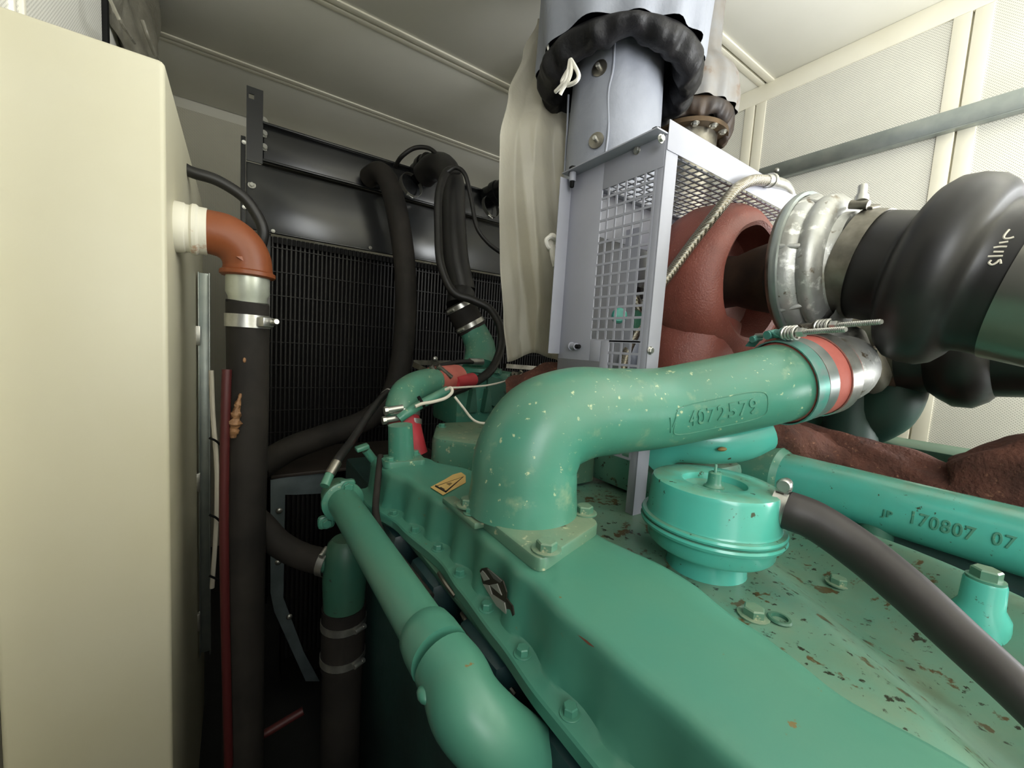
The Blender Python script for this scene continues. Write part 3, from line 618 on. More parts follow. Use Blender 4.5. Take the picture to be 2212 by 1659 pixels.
inst('bolt', B_GREEN, xp, P(1018, 1108, Z=ZTOP+.012), (0, 0, 1))
# raised casting numbers, wrapped on the pipe
def text_mb(txt, size, th):
    cu = bpy.data.curves.new('t', 'FONT'); cu.body = txt; cu.size = size; cu.extrude = th; cu.bevel_depth = size*0.012; cu.bevel_resolution = 1; cu.space_character = 1.12; cu.resolution_u = 3
    ob = bpy.data.objects.new('t', cu); COL.objects.link(ob); dg = bpy.context.evaluated_depsgraph_get()
    me = bpy.data.meshes.new_from_object(ob.evaluated_get(dg)); bpy.data.objects.remove(ob)
    vs = [v.co.copy() for v in me.vertices]; fs = [tuple(p.vertices) for p in me.polygons]; bpy.data.meshes.remove(me); bpy.data.curves.remove(cu); return vs, fs
def wrap(vs, a, b, r, cang):
    """x along the a->b axis starting at a, y wrapped round the pipe at centre angle cang (0 = towards camera)"""
    t = (b-a).normalized(); mid = (a+b)/2; c = (-mid); c = (c-t*c.dot(t)).normalized(); w = c.cross(t) if c.cross(t).z > 0 else t.cross(c)
    out = []
    for v in vs:
        an = cang+v.y/r; out.append(a+t*v.x+(c*math.cos(an)+w*math.sin(an))*(r+v.z))
    return out
PATH = smooth(cp, 6); PR = [lerpl(cr, k/6) for k in range(len(PATH))]
ARC = [0.0]
for k in range(1, len(PATH)): ARC.append(ARC[-1]+(PATH[k]-PATH[k-1]).length)
def wrap(vs, s0, cang):
    """x along the pipe from arc length s0, y wrapped round it at angle cang above the side that faces the room"""
    out = []
    for v in vs:
        s_ = s0+v.x; k = max(i for i in range(len(ARC)-1) if ARC[i] <= s_); f = (s_-ARC[k])/(ARC[k+1]-ARC[k])
        c0 = PATH[k].lerp(PATH[k+1], f); r = PR[k]*(1-f)+PR[k+1]*f
        t = (PATH[min(k+2, len(PATH)-1)]-PATH[max(0, k-1)]).normalized()
        n = V(-.55, -.80, .0); n = (n-t*n.dot(t)).normalized(); w = t.cross(n); w = w if w.z > 0 else -w
        an = cang+v.y/r; out.append(c0+(n*math.cos(an)+w*math.sin(an))*(r+v.z))
    return out
def arc_at(px, py): # arc length of the path point that projects nearest to a pixel
    return min(range(len(PATH)), key=lambda k: ((PATH[k].dot(_r)/PATH[k].dot(_f)*FPX+CX-px)**2))
S0 = ARC[arc_at(1385, 930)]; S1 = ARC[arc_at(1592, 870)]
TA = -0.18
vs, fs = text_mb('4072579', 0.034, 0.0012); wd = max(v.x for v in vs); k_ = (S1-S0)*.66/wd
part('casting_number', MB().add(wrap([V(v.x*k_+(S1-S0)*.235, v.y-0.011, v.z) for v in vs], S0, TA), fs), M_GREEN, xp, 'raised casting number 4072579', fix=False)
vs, fs = text_mb('V', 0.036, 0.0012)
part('casting_mark', MB().add(wrap([V(v.x*.7-.002, v.y-0.016, v.z) for v in vs], S0, TA), fs), M_GREEN, xp, fix=False)
bpts = []
for k in range(64):
    a = 2*PI*k/64; ca, sa = math.cos(a), math.sin(a); hx, hy, n_ = (S1-S0)*.47, 0.025, 5
    bpts.append(V((S1-S0)*.53+hx*abs(ca)**(2/n_)*(1 if ca > 0 else -1), hy*abs(sa)**(2/n_)*(1 if sa > 0 else -1), 0))
part('casting_border', MB().tube(wrap(bpts, S0, TA-.02), 0.0010, 6, 1, closed=True), M_GREEN, xp)
# red silicone coupling with two spring T-bolt clamps
e0, e1 = cp[-1], cp[-1]+(cp[-1]-cp[-3]).normalized()*0.085
ax = (e1-e0).normalized()
rs = thing('silicone_coupling', 'red silicone coupling sleeve with two spring clamps at the pipe end', 'hose coupling', e0)
part('sleeve', MB().lathe(e0-ax*0.022, ax, [(.003, .0700), (.006, .0725), (.10, .0725), (.104, .069)], 40), M_REDHOSE, rs)
def tbolt(o, mat, matb, off, sdir):
    c = part('spring_clamp', MB().band(o, ax, .0735, .022, .0022, 44), mat, rs)
    sd = Vector(sdir); sd = (sd-ax*sd.dot(ax)).normalized(); t = sd.cross(ax).normalized()
    if t.dot(_r) < 0: t = -t
    sd, t = sd*math.cos(.24)-t*math.sin(.24), t*math.cos(.24)+sd*math.sin(.24)
    b0 = o+sd*.086
    part('trunnion', MB().tube([b0-t*.046-ax*.010-sd*.006, b0-t*.046+ax*.010-sd*.006], .0062, 12, 1), matb, c)
    part('trunnion', MB().tube([b0-t*.012-ax*.011, b0-t*.012+ax*.011], .0078, 14, 1), matb, c)
    part('strap', MB().bar(b0-t*.062-sd*.020, b0-t*.040-sd*.002, .018, .0022), matb, c)
    part('strap', MB().bar(b0-t*.012+sd*.006, b0+t*.020-sd*.012, .018, .0022), matb, c)
    part('bolt_shank', MB().tube([b0-t*.046, b0+t*.115], .0036, 10, 1), M_STEEL, c)
    part('spacer', MB().lathe(b0-t*.002, t, [(0, .008), (.010, .008), (.012, .0105), (.014, .0105)], 16), matb, c)
    sp = [b0+t*(.012+.026*k/60)+(sd*math.cos(2*PI*4*k/60)+ax*math.sin(2*PI*4*k/60))*.0108 for k in range(61)]
    part('spring', MB().tube(sp, .0022, 7, 1), M_STEEL, c)
    part('nut', MB().hexa(b0+t*.039, t, .0082, .012), M_STEEL, c)
    th = MB()
    for k in range(20): th.lathe(b0+t*(.052+.0031*k), t, [(0, .0038), (.0014, .0047), (.0028, .0038)], 10)
    part('thread', th, M_STEEL, c); return c
M_GREENBAND = pm('green_oversprayed_steel', (74, 150, 136), 0.35, 0.25, var=(120, 140, 136), vs=40)
sdv = V(-0.35, -0.1, 1.0)
part('plain_band', MB().band(e0+ax*0.014, ax, .0730, .020, .0012, 44), M_GALV, rs)
tbolt(e0-ax*0.010, M_GREENBAND, M_GREENBAND, 0, sdv)
tbolt(e0+ax*0.062, M_STEEL, M_STEELDIM, 0, sdv)
# ================================================================== valley casting under the pipe
def valley(X, Y):
    cr_ = .62+.80*Y; sm = lambda q: (lambda s: s*s*(3-2*s))(max(0, min(1, q)))
    z = -.362+.055*sm((cr_-X-.015)/.17)+.085*sm((X-cr_-.005)/.21)+.003*math.sin(14*Y)
    d = max(0, (X-.80-.55*Y)); z -= d*d*6
    return z
vm = MB().grid(lambda u, v: V(.38+u*.72, -.35+v*1.2, valley(.38+u*.72, -.35+v*1.2)), 80, 110)
vo = thing('valley_casting', 'dusty speckled green engine casting in the valley below the pipe', 'engine casting', (0.65, 0.2, -0.44))
part('casting', vm, M_GREENDUST, vo, ang=60)
for px, py, s in ((1625, 1350, 0), (1820, 1190, 1)):
    q = P(px, py, Z=-.30 if s else -.318); q.z = valley(q.x, q.y); inst('bolt', B_GREENL, vo, q, (0, 0, 1), .4)
# bolt hole beside the cover
hq_ = P(1680, 1368, Z=-.322)
part('bolt_hole', MB().lathe((hq_.x, hq_.y, valley(hq_.x, hq_.y)-.001), (0, 0, 1), [(0, .011), (.003, .0135), (.005, .012), (.005, .009), (-.004, .008)], 20), M_GREENDARK, vo)
# plug boss
pb_ = P(2122, 1290, Z=-.275)
pl = thing('plug_boss', 'round green boss with a hexagon plug in front of the water manifold', 'plug', (pb_.x, pb_.y, -.32))
part('boss', MB().lathe((pb_.x, pb_.y, -.335), (0, 0, 1), [(0, .030), (.040, .027), (.052, .0205), (.080, .0195), (.083, .0185)], 28), M_GREENCLEAN, pl)
part('washer', MB().lathe((pb_.x, pb_.y, -.252), (0, 0, 1), [(0, .018), (.003, .018), (.0035, .015)], 24), M_GREEN, pl)
part('hex_head', MB().hexa((pb_.x, pb_.y, -.249), (0, 0, 1), .0145, .012, rot=.3), M_GREENFLANGE, pl)
# ================================================================== crankcase breather can and hose
br = thing('breather_can', 'round bright green breather can with a dished top', 'breather', (.6, .318, -.32))
BX, BY = .590, .318
part('neck', MB().lathe((BX, BY, -.335), (0, 0, 1), [(0, .0570), (.02, .0575), (.03, .0551), (.065, .0551)], 36), M_GREENCLEAN, br)
part('lower_shell', MB().lathe((BX, BY, -.275), (0, 0, 1), [(0, .0570), (.002, .0836), (.006, .0869), (.026, .0888)], 48), M_GREENCLEAN, br)
part('rim', MB().lathe((BX, BY, -.249), (0, 0, 1), [(0, .0893), (.002, .0978), (.006, .0993), (.009, .0978), (.010, .0931), (.012, .0978), (.015, .0988), (.018, .0974), (.019, .0902)], 56), M_GREENCLEAN, br)
part('upper_shell', MB().lathe((BX, BY, -.230), (0, 0, 1), [(0, .0917), (.003, .0902), (.046, .0879), (.051, .0860), (.053, .0817), (.053, .0475), (.051, .0442), (.042, .0427), (.041, .0019)], 56, capb=True), M_GREENCLEAN, br)
part('stud', MB().lathe((BX, BY, -.190), (0, 0, 1), [(0, .014), (.004, .014), (.006, .011), (.010, .0095), (.024, .009), (.026, .006)], 14), M_GREEN, br)
part('wing', MB().box((BX, BY, -.163), (.012, .004, .020), .0012, Matrix.Rotation(.5, 3, 'Z') @ Matrix.Rotation(.25, 3, 'Y')), M_GREEN, br)
pd = P(1700, 1100, d=.56)
n0 = V(BX, BY, -.205); dn = V(pd.x-BX, pd.y-BY, 0).normalized()
pn = n0+dn*.088; pe = n0+dn*.135
part('outlet', MB().lathe(pn, dn, [(0, .019), (.05, .0175)], 20), M_GREENDARK, br)
bh = thing('breather_hose', 'dark brown rubber hose sweeping from the breather to the lower right corner', 'hose', pe)
hp = [P(1702, 1102, d=.55), P(1760, 1125, d=.535), P(1850, 1185, d=.505), P(1960, 1275, d=.46), P(2080, 1385, d=.415), P(2200, 1495, d=.375), P(2330, 1620, d=.345), P(2500, 1780, d=.32)]
part('hose', MB().tube([hp[0]*0.6+(pe)*0.4]+hp, [.0256]+[.0256, .0256, .0256, .024, .0215, .0195, .0185, .018], 24, 6), M_HOSEBROWN, bh)
c0 = P(1683, 1098, d=.562); cax = hp[1]-c0
clm = part('hose_clamp', MB().band(c0, cax, .0255, .017, .0014, 32), M_STEEL, bh, 'bright steel worm clamp')
su = V(0, 0, 1); su = (su-cax.normalized()*su.dot(cax.normalized())).normalized(); st_ = su.cross(cax.normalized())
so = c0+su*.0345+st_*.004
part('screw', MB().lathe(so-st_*.016, st_, [(0, .0075), (.003, .0095), (.009, .0095), (.010, .0075), (.024, .0075), (.026, .006)], 16), M_STEEL, clm)
part('housing', MB().box(c0+su*.030, (.017, .022, .012), .003, Matrix((cax.normalized(), st_, su)).transposed()), M_STEEL, clm)
sl = MB()
for k in range(6):
    a = -0.45+0.13*k; dv = su*math.cos(a)+st_*math.sin(a)
    sl.box(c0+dv*.0270-cax.normalized()*.002, (.009, .0016, .0008), 0, Matrix((cax.normalized(), dv.cross(cax.normalized()), dv)).transposed())
part('clamp_slots', sl, M_INK, clm)
# ================================================================== water manifold (right)
MX, MZ, MR = 1.1, -.271, .057
wm = thing('water_manifold', 'long green water manifold pipe with raised casting numbers', 'manifold', (MX, .2, -.34))
part('pipe', MB().tube([V(MX, .47, MZ+.004), V(MX, .3, MZ+.002), V(MX, .1, MZ), V(MX, -.4, MZ)], MR, 40, 4), M_GREENCLEAN, wm)
part('end_collar', MB().lathe((MX, .45, MZ+.003), (0, 1, 0), [(-.03, MR), (-.018, MR*1.2), (.075, MR*1.2), (.085, MR*1.02)], 36), M_GREEN, wm)
part('clip', MB().box((MX, .49, MZ+MR*1.22+.004), (.085, .08, .003), .001, Matrix.Rotation(-.08, 3, 'X')), M_GREENDARK, wm)
part('leg', MB().tube([V(MX-.01, .245, MZ-.03), V(MX-.02, .245, -.42)], [.030, .033], 18, 1), M_GREENDARK, wm)
def mtext(txt, px, py, size, k=1.0):
    q = P(px, py, X=MX-MR*.9); vs, fs = text_mb(txt, size, .0022)
    a = V(MX, q.y, MZ); b = V(MX, q.y-.3, MZ)
    # the letters face the camera side and read towards -Y
    t = V(0, -1, 0); out = []
    zc = (q.z-MZ)/MR; c0_ = math.asin(max(-.95, min(.95, zc)))
    for v in vs:
        an = c0_+v.y/MR; out.append(V(MX-math.cos(an)*(MR+v.z), q.y-v.x*k, MZ+math.sin(an)*(MR+v.z)))
    part('casting_number', MB().add(out, fs), M_GREEN, wm, 'raised casting letters '+txt, fix=False)
mtext('JP', 1908, 1112, .018); mtext('170807', 1962, 1126, .032, .8); mtext('07 Y', 2142, 1172, .030, .8)
# ================================================================== sheet-metal heat guard
GX = .63; GZ0 = P(1225, 775, X=GX).z; GZ1 = P(1445, 285, X=GX).z; GYn = .492; GYf = P(1236, 375, X=GX).y
gd = thing('heat_guard', 'silver grey sheet metal guard with square mesh on a tall post', 'guard', (GX, .5, -.33))
pw = .034
zp0 = -.332
part('post', MB().bx(GX, GX+.004, GYn, GYn+.016, zp0, GZ1, .0008).bx(GX, GX+pw, GYn-.003, GYn, zp0+.02, GZ1, .0008), M_SILVER, gd)
part('foot', MB().bx(GX-.045, GX+.045, GYn-.03, GYn+.04, zp0, zp0+.004, .001), M_SILVER, gd)
inst('bolt', B_GREENL, gd, V(GX+.018, GYn-.012, zp0+.004), (0, 0, 1))
# side mesh panel: frame pieces plus grid
zlow = -.20; yc2 = P(1312, 790, X=GX).y
yN = GYn+.016; zin1 = P(1290, 415, X=GX).z; yIn = P(1290, 560, X=GX).y; zin0 = P(1290, 735, X=GX).z
part('side_frame', MB().bx(GX-.001, GX+.002, yIn, GYf, GZ0, GZ1, .0006), M_SILVER, gd)
part('top_frame', MB().bx(GX-.001, GX+.002, GYn, yIn, zin1, GZ1, .0006), M_SILVER, gd)
part('lower_frame', MB().bx(GX-.001, GX+.002, yc2+.023, yIn-.0005, GZ0+.0, zin0, .0006), M_SILVER, gd)
part('edge_lip', MB().bx(GX-.034, GX+.001, GYf-.002, GYf, GZ0+.01, GZ1-.01, .0006), M_SILVER, gd)
part('top_lip', MB().bx(GX-.030, GX+.001, GYn-.003, GYf, GZ1-.003, GZ1, .0006), M_SILVER, gd)
part('lower_strip', MB().bx(GX-.001, GX+.002, yc2, yc2+.022, zlow, zin0, .0006), M_SILVER, gd)
def meshgrid(y0, y1, z0, z1, p, w):
    b = MB(); y = y0
    while y < y1+1e-6: b.bx(GX-.0008, GX+.0008, y-w/2, y+w/2, z0, z1); y += p
    z = z0
    while z < z1+1e-6: b.bx(GX-.0009, GX+.0009, y0, y1, z-w/2, z+w/2); z += p
    return b
part('side_mesh', meshgrid(yN, yIn, zin0, zin1, .0225, .0046), M_SILVER, gd, kind='stuff')
part('side_mesh', meshgrid(yN, yc2, zlow, zin0, .0225, .0046), M_SILVER, gd, kind='stuff')
# top mesh shelf
GXR = 1.14; GYB = .70; ZS = .366
part('front_lip', MB().bx(GX+pw*0, GXR, GYn-.0045, GYn-.0035, ZS, .417, .0004), M_SILVER, gd)
part('shelf_edge', MB().bx(GX, GXR, GYB-.018, GYB, ZS-.003, ZS+.003, .001), M_SILVER, gd)
part('back_lip', MB().bx(GX, GXR, GYB, GYB+.003, ZS-.10, ZS+.003, .001), M_SILVER, gd)
part('shelf_edge', MB().bx(GX+.005, GX+.014, GYn, GYB-.019, ZS-.003, ZS+.001, .001), M_SILVER, gd)
b = MB(); zt = ZS; p = .0215; w = .0044
M_MESHDARK = M_SILVER
x = GX+.01
while x < GXR: b.bar((x, GYn, zt), (x, GYB, zt), w, .0016); x += p
y = GYn+.006
while y < GYB: b.bx(GX, GXR, y-w/2, y+w/2, zt-.001, zt+.001); y += p*.86
part('top_mesh', b, M_MESHDARK, gd, kind='stuff')
def standoff(o, n):
    s = part('standoff', MB().lathe(o, n, [(-.004, .0095), (-.001, .0095), (-.001, .0075), (.018, .0075), (.018, .0055)], 18), M_SILVER, gd)
    part('bolt_end', MB().lathe(Vector(o)+Vector(n)*.016, n, [(0, .005), (.013, .005), (.015, .0035)], 10), M_BLACKM, s)
    return s
standoff(V(GX-.017, GYf-.022, GZ1-.004), (0, 0, -1)); standoff(P(1236, 748, X=GX-.004), (-.2, -1, 0))
part('bolt_head', MB().hexa(V(GX-.017, GYf-.022, GZ1), (0, 0, 1), .009, .009), M_BLACKM, gd)
part('bolt_head', MB().hexa(V(GX-.014, GYn+.012, GZ1), (0, 0, 1), .008, .008), M_BLACKM, gd)
inst('bolt', B_SMALL, gd, P(1404, 757, Y=GYn-.003), (0, -1, 0)); inst('bolt', B_SMALL, gd, P(1427, 300, Y=GYn-.003), (0, -1, 0))
inst('bolt', B_SMALL, gd, P(1377, 325, X=GX-.001), (-1, 0, 0))
# ================================================================== turbocharger
TX, TZ = .985, .19
tb = thing('turbocharger', 'turbocharger with aluminium compressor and brown wrapped turbine', 'turbocharger', (TX, .45, -.02))
TD = V(0, -1, 0)
def prof_s(pr): return [(t, r) for t, r in pr]
yt = .575
bl = MB().lathe((TX, yt+.105, TZ-.008), TD, [(0, .07), (.004, .12), (.02, .155), (.05, .180), (.085, .190), (.125, .188), (.155, .180), (.178, .166), (.192, .148), (.195, .136), (.190, .127), (.12, .122), (.10, .10), (.09, .05)], 48, mod=lambda t, a: 1+.018*math.sin(3*a+20*t)+.008*math.sin(9*a))
part('turbine_blanket', bl, M_BLANKET, tb, 'brown insulating blanket wrapped on the turbine')
part('blanket_foot', MB().tube([V(TX-.05, yt+.02, TZ-.10), V(TX-.07, yt+.015, TZ-.20), V(TX-.06, yt+.01, TZ-.30)], [.10, .095, .09], 24, 5, mod=lambda t, a: 1+.03*math.sin(5*a+7*t)), M_BLANKET, tb)
part('bearing_housing', MB().lathe((TX, yt+.03, TZ), TD, [(0, .060), (.02, .065), (.08, .058), (.12, .07), (.17, .08)], 32), pm('dark_cast_iron', (52, 42, 36), 0.6, 0.3, var=(74, 56, 44), vs=16, bump=(120, .3, .001)), tb)
yc = .372
# compressor: back plate, volute, inlet bell
part('backplate', MB().lathe((TX, yc+.030, TZ+.012), TD, [(0, .10), (.0, .144), (.006, .1485), (.012, .1485), (.016, .144)], 56), M_STEELDIM, tb)
part('v_band', MB().lathe((TX, yc+.022, TZ+.012), TD, [(0, .144), (.001, .1505), (.007, .152), (.013, .1505), (.014, .144)], 56, capa=False, capb=False), M_GALV, tb)
vol = MB()
seg, tseg = 56, 16; vs = []; fs = []
for i in range(seg+1):
    a = 2*PI*i/seg; k = i/seg
    rt = .030+.022*k; R0 = .146-rt*.55+.004
    ang = PI*1.35-a
    for j in range(tseg):
        b2 = 2*PI*j/tseg
        rr_ = R0-.030+rt*math.cos(b2)*1.0; yy = yc-.028-.034*math.sin(b2)*(rt/.052)
        vs.append(V(TX+math.cos(ang)*rr_, yy+.0, TZ+.012+math.sin(ang)*rr_))
for i in range(seg):
    for j in range(tseg):
        l = (j+1) % tseg; fs.append((i*tseg+j, i*tseg+l, (i+1)*tseg+l, (i+1)*tseg+j))
vol.add(vs, fs); part('volute', vol, M_ALU, tb, ang=70)
part('compressor_cover', MB().lathe((TX, yc+.018, TZ+.012), TD, [(0, .143), (.020, .142), (.030, .134), (.042, .120), (.050, .112), (.062, .106), (.070, .099), (.085, .095)], 48, mod=lambda t, a: 1+(.012*max(0, math.cos(7*a))**6 if t < .03 else 0)), M_ALU, tb)
for k in range(7):
    a = 2*PI*(k+.35)/7
    part('rib', MB().bar((TX+math.cos(a)*.140, yc+.016, TZ+.012+math.sin(a)*.140), (TX+math.cos(a)*.124, yc-.025, TZ+.012+math.sin(a)*.124), .016, .010, .004), M_ALU, tb)
B_LUG = dome_mesh('lug', 0.008, 0.006, M_ALU)
for px, py in ((1771, 545), (1765, 593), (1765, 645), (1766, 680)):
    q = P(px, py, Y=yc-.085); d = V(q.x-TX, 0, q.z-TZ-.012).normalized(); inst('lug', B_LUG, tb, V(TX, 0, TZ+.012)+d*.108+V(0, yc-.040, 0), (d.x, -.8, d.z))
# discharge of the compressor towards the red coupling
do = e1
part('discharge', MB().tube([V(TX+.01, yc-.05, TZ-.13), V(TX-.015, yc-.065, TZ-.175), e1+ax*.03, e1-ax*.03], [.045, .055, .062, .064], 28, 5), M_ALU, tb)
part('data_plate', MB().bar(P(1830, 790, d=.80), P(1872, 745, d=.78), .040, .004, .001, up=(0, -.5, .8)), pm('grey_green_plate', (150, 176, 160), .4, .3), tb)
# oil feed elbow on top
of = P(1705, 430, X=TX-.04)
part('oil_elbow', MB().tube([P(1703, 455, Y=.50), P(1706, 425, Y=.50), P(1695, 402, Y=.49), P(1668, 392, Y=.485)], .0125, 14), M_STEEL, tb)
bh2 = thing('braided_hose', 'braided steel oil hose rising diagonally to the turbocharger', 'hose', P(1440, 620, Y=.55))
bp = [P(1395, 655, Y=.60), P(1440, 600, Y=.57), P(1500, 520, Y=.53), P(1555, 450, Y=.49), P(1590, 408, Y=.475), P(1625, 390, Y=.47), P(1655, 390, Y=.475)]
part('braid', MB().tube(bp, .0112, 16, 8), M_BRAID, bh2)
t_ = (bp[-1]-bp[-2]).normalized()
part('ferrule', MB().lathe(bp[-1]-t_*.004, t_, [(0, .0125), (.022, .0135), (.022, .0155), (.034, .0155), (.036, .012)], 16), M_STEEL, bh2)
# ================================================================== air inlet hump hose
h0 = V(TX, yc-.055, TZ+.014)
hx = [(1850, 578), (1905, 580)]
ih = thing('air_inlet_hose', 'large glossy black humped air hose coming in from the right', 'hose', V(TX, .1, 0))
hd = V(0.0, -1, -.27).normalized()
prof = [(0, .093), (.003, .0975), (.080, .0980), (.087, .1005), (.092, .108), (.097, .124), (.105, .140), (.118, .151), (.138, .155), (.158, .153), (.172, .145), (.181, .132), (.185, .122), (.191, .1165), (.205, .1145), (.60, .1145)]
part('hose', MB().lathe(h0, hd, prof, 64), M_RUBBER, ih, ang=60)
c = part('band_clamp', MB().lathe(h0+hd*.004, hd, [(0, .098), (.034, .098), (.034, .100), (0, .100)], 56, closed=True), M_STEELDIM, ih, 'wide dull steel band clamp')
q = P(1893, 462, d=.70); up_ = V(-.35, 0, 1).normalized()
base = h0+hd*.024+up_*.1005
t2 = hd.cross(up_).normalized()
part('saddle', MB().box(base+up_*.004-t2*.006, (.036, .034, .006), .002, Matrix((hd, t2, up_)).transposed()), M_STEELDIM, c)
part('screw', MB().lathe(base+up_*.013+t2*.010, (up_*.55-t2*.5-hd*.15), [(0, .011), (.012, .011), (.012, .008), (.018, .008), (.018, .0075), (.036, .0075), (.038, .0055)], 16), M_STEEL, c)
part('trunnion', MB().tube([base+up_*.010+t2*.016-hd*.014, base+up_*.010+t2*.016+hd*.014], .008, 12, 1), M_STEELDIM, c)
c = part('band_clamp', MB().lathe(h0+hd*.225, hd, [(0, .115), (.06, .115), (.06, .117), (0, .117)], 64, closed=True), pm('satin_steel', (150, 148, 140), .32, .9, var=(130, 128, 120), vs=5), ih, 'wide satin steel band clamp')
# chalk marks scribbled on the hose cuff
def mark(pts, r=.0014):
    b = MB(); out = []
    for px, py in pts:
        v = ray(px, py); # hit the cuff cylinder
        a = h0; dd = v-hd*v.dot(hd); oo = -a+hd*a.dot(hd)
        A = dd.dot(dd); Bq = 2*dd.dot(oo); Cq = oo.dot(oo)-.1147**2
        disc = max(0, Bq*Bq-4*A*Cq); t = (-Bq-math.sqrt(disc))/(2*A); out.append(v*t)
    part('chalk_mark', b.tube(out, r, 6, 3), M_CHALK, ih, 'pale handwritten chalk stroke')
mark([(2141, 562), (2136, 568), (2143, 572), (2153, 567), (2160, 561), (2162, 570)]); mark([(2134, 554), (2150, 553.5), (2166, 553)]); mark([(2146, 544), (2168, 544)]); mark([(2146, 535), (2160, 533), (2175, 533)])
mark([(2158, 525), (2178, 522)]); mark([(2180, 496), (2170, 508), (2169, 515), (2180, 515), (2190, 512)])
# ================================================================== second turbocharger, partly hidden behind
t2g = thing('second_turbocharger', 'second turbocharger half hidden beneath the humped hose', 'turbocharger', (1.40, .4, -.05))
M_DKALU = pm('dull_cast_aluminium', (120, 116, 106), .5, .6, var=(84, 80, 72), vs=14, bump=(140, .3, .001))
c2 = P(1860, 790, X=1.40)
part('compressor', MB().lathe((1.40, c2.y+.06, c2.z+.12), TD, [(0, .12), (.01, .15), (.05, .15), (.08, .12), (.12, .10), (.16, .098)], 36), M_DKALU, t2g)
part('turbine_blanket', MB().lathe((1.40, c2.y+.34, c2.z+.12), TD, [(0, .08), (.02, .15), (.08, .19), (.14, .185), (.18, .14), (.2, .08)], 36), M_BLANKET, t2g)
q0, q1, q2_ = P(1850, 770, X=1.30), P(1870, 815, X=1.30), P(1858, 838, X=1.3)
part('bracket', MB().tube([q0, q1, q2_], [.05, .05, .03], 16, 4), M_DKALU, t2g)
ih2 = thing('second_inlet_hose', 'second black air hose seen below the humped hose', 'hose', P(2050, 800, X=1.40))
g0 = P(1905, 775, X=1.40); g1 = P(2250, 765, X=1.40); gdir = (g1-g0).normalized()
part('hose', MB().lathe(g0-gdir*.03, gdir, [(0, .085), (.06, .085), (.12, .086), (.135, .10), (.16, .118), (.19, .120), (.215, .105), (.225, .092), (.6, .090)], 40), M_RUBBER, ih2)
part('band_clamp', MB().lathe(g0, gdir, [(0, .0855), (.04, .0855), (.04, .0875), (0, .0875)], 40, closed=True), M_STEELDIM, ih2)
x2 = thing('second_crossover_pipe', 'green pipe elbow darkened by painted shade, with red sleeve beneath the second turbocharger', 'pipe', P(1930, 880, X=1.42))
part('red_sleeve', MB().tube([P(1925, 790, X=1.42), P(1925, 822, X=1.42)], .068, 28, 1), M_REDCAP, x2)
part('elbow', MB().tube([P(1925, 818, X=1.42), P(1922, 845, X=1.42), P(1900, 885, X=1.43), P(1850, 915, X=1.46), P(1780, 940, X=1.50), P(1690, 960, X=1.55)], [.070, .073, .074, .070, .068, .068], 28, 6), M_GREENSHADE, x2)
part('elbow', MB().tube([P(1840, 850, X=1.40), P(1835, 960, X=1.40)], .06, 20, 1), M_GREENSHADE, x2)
# ================================================================== exhaust lagging, far bank
def lump(seed):
    rnd = random.Random(seed); ph = [rnd.uniform(0, 6) for _ in range(6)]
    return lambda t, a: 1+.10*math.sin(9*t+ph[0])+.07*math.sin(3*a+ph[1]+14*t)+.05*math.sin(7*a+ph[2]-23*t)+.03*math.sin(11*a+41*t+ph[3])
lg = thing('exhaust_lagging', 'lumpy rust brown lagging along the exhaust manifold', 'lagging', (1.2, .2, -.36))
part('lagging', MB().tube([V(1.24, .80, -.22), V(1.26, .62, -.225), V(1.28, .48, -.225), V(1.29, .36, -.24), V(1.30, .25, -.262), V(1.30, .17, -.275), V(1.31, .09, -.235), V(1.32, -.05, -.20), V(1.33, -.4, -.20)], [.08, .08, .08, .08, .078, .08, .10, .12, .12], 40, 14, mod=lump(3)), M_LAG, lg, ang=80)
part('branch', MB().tube([P(1590, 905, X=1.06), P(1650, 930, X=1.12), P(1720, 965, X=1.18), P(1800, 990, X=1.27)], [.055, .055, .055, .055], 28, 8, mod=lump(5)), M_LAG, lg, ang=80)
lg2 = thing('front_lagging', 'rust brown lagging humped behind the pipe near the thermostat', 'lagging', P(1220, 870, Y=.95))
part('lagging', MB().tube([P(1110, 850, Y=1.05), P(1150, 835, Y=1.0), P(1200, 825, Y=.95), P(1250, 835, Y=.9), P(1320, 850, Y=.85)], [.05, .055, .055, .05, .05], 28, 8, mod=lump(11)), M_LAG, lg2, ang=80)
fr = thing('far_bank_cover', 'dark green cover edge of the far cylinder bank by the wall', 'engine cover', (1.45, .2, -.4))
z1_ = P(1830, 940, X=1.46).z
part('cover', MB().bx(1.44, 1.62, -.5, .62, z1_-.20, z1_, .008), M_GREENDARK, fr)
part('lip', MB().bx(1.425, 1.45, -.5, .64, z1_-.05, z1_-.035, .003), M_GREENDARK, fr)
part('bracket', MB().bx(1.42, 1.46, P(1838, 900, X=1.44).y-.05, P(1838, 900, X=1.44).y+.12, z1_-.05, P(1838, 860, X=1.44).z+.06, .003), M_GREENDARK, fr)
# green elbow under the crossover pipe (behind the breather)
ue = thing('lower_green_elbow', 'green pipe bulge with a rust stain just under the thick pipe', 'pipe elbow', P(1530, 975, X=.78))
part('elbow', MB().tube([P(1640, 925, X=.84), P(1590, 945, X=.80), P(1530, 952, X=.76), P(1450, 955, X=.72), P(1400, 985, X=.70)], [.045, .047, .045, .042, .04], 24, 6), M_GREENCLEAN, ue)
part('rust_stain', MB().ball(P(1560, 970, X=.735), .010, 10, 6, (1.4, .6, .4)), pm('rust_stain', (126, 106, 60), .7), ue)
part('base', MB().bx(.70, .90, .42, .70, -.30, -.21, .02), M_GREENDUST, ue)
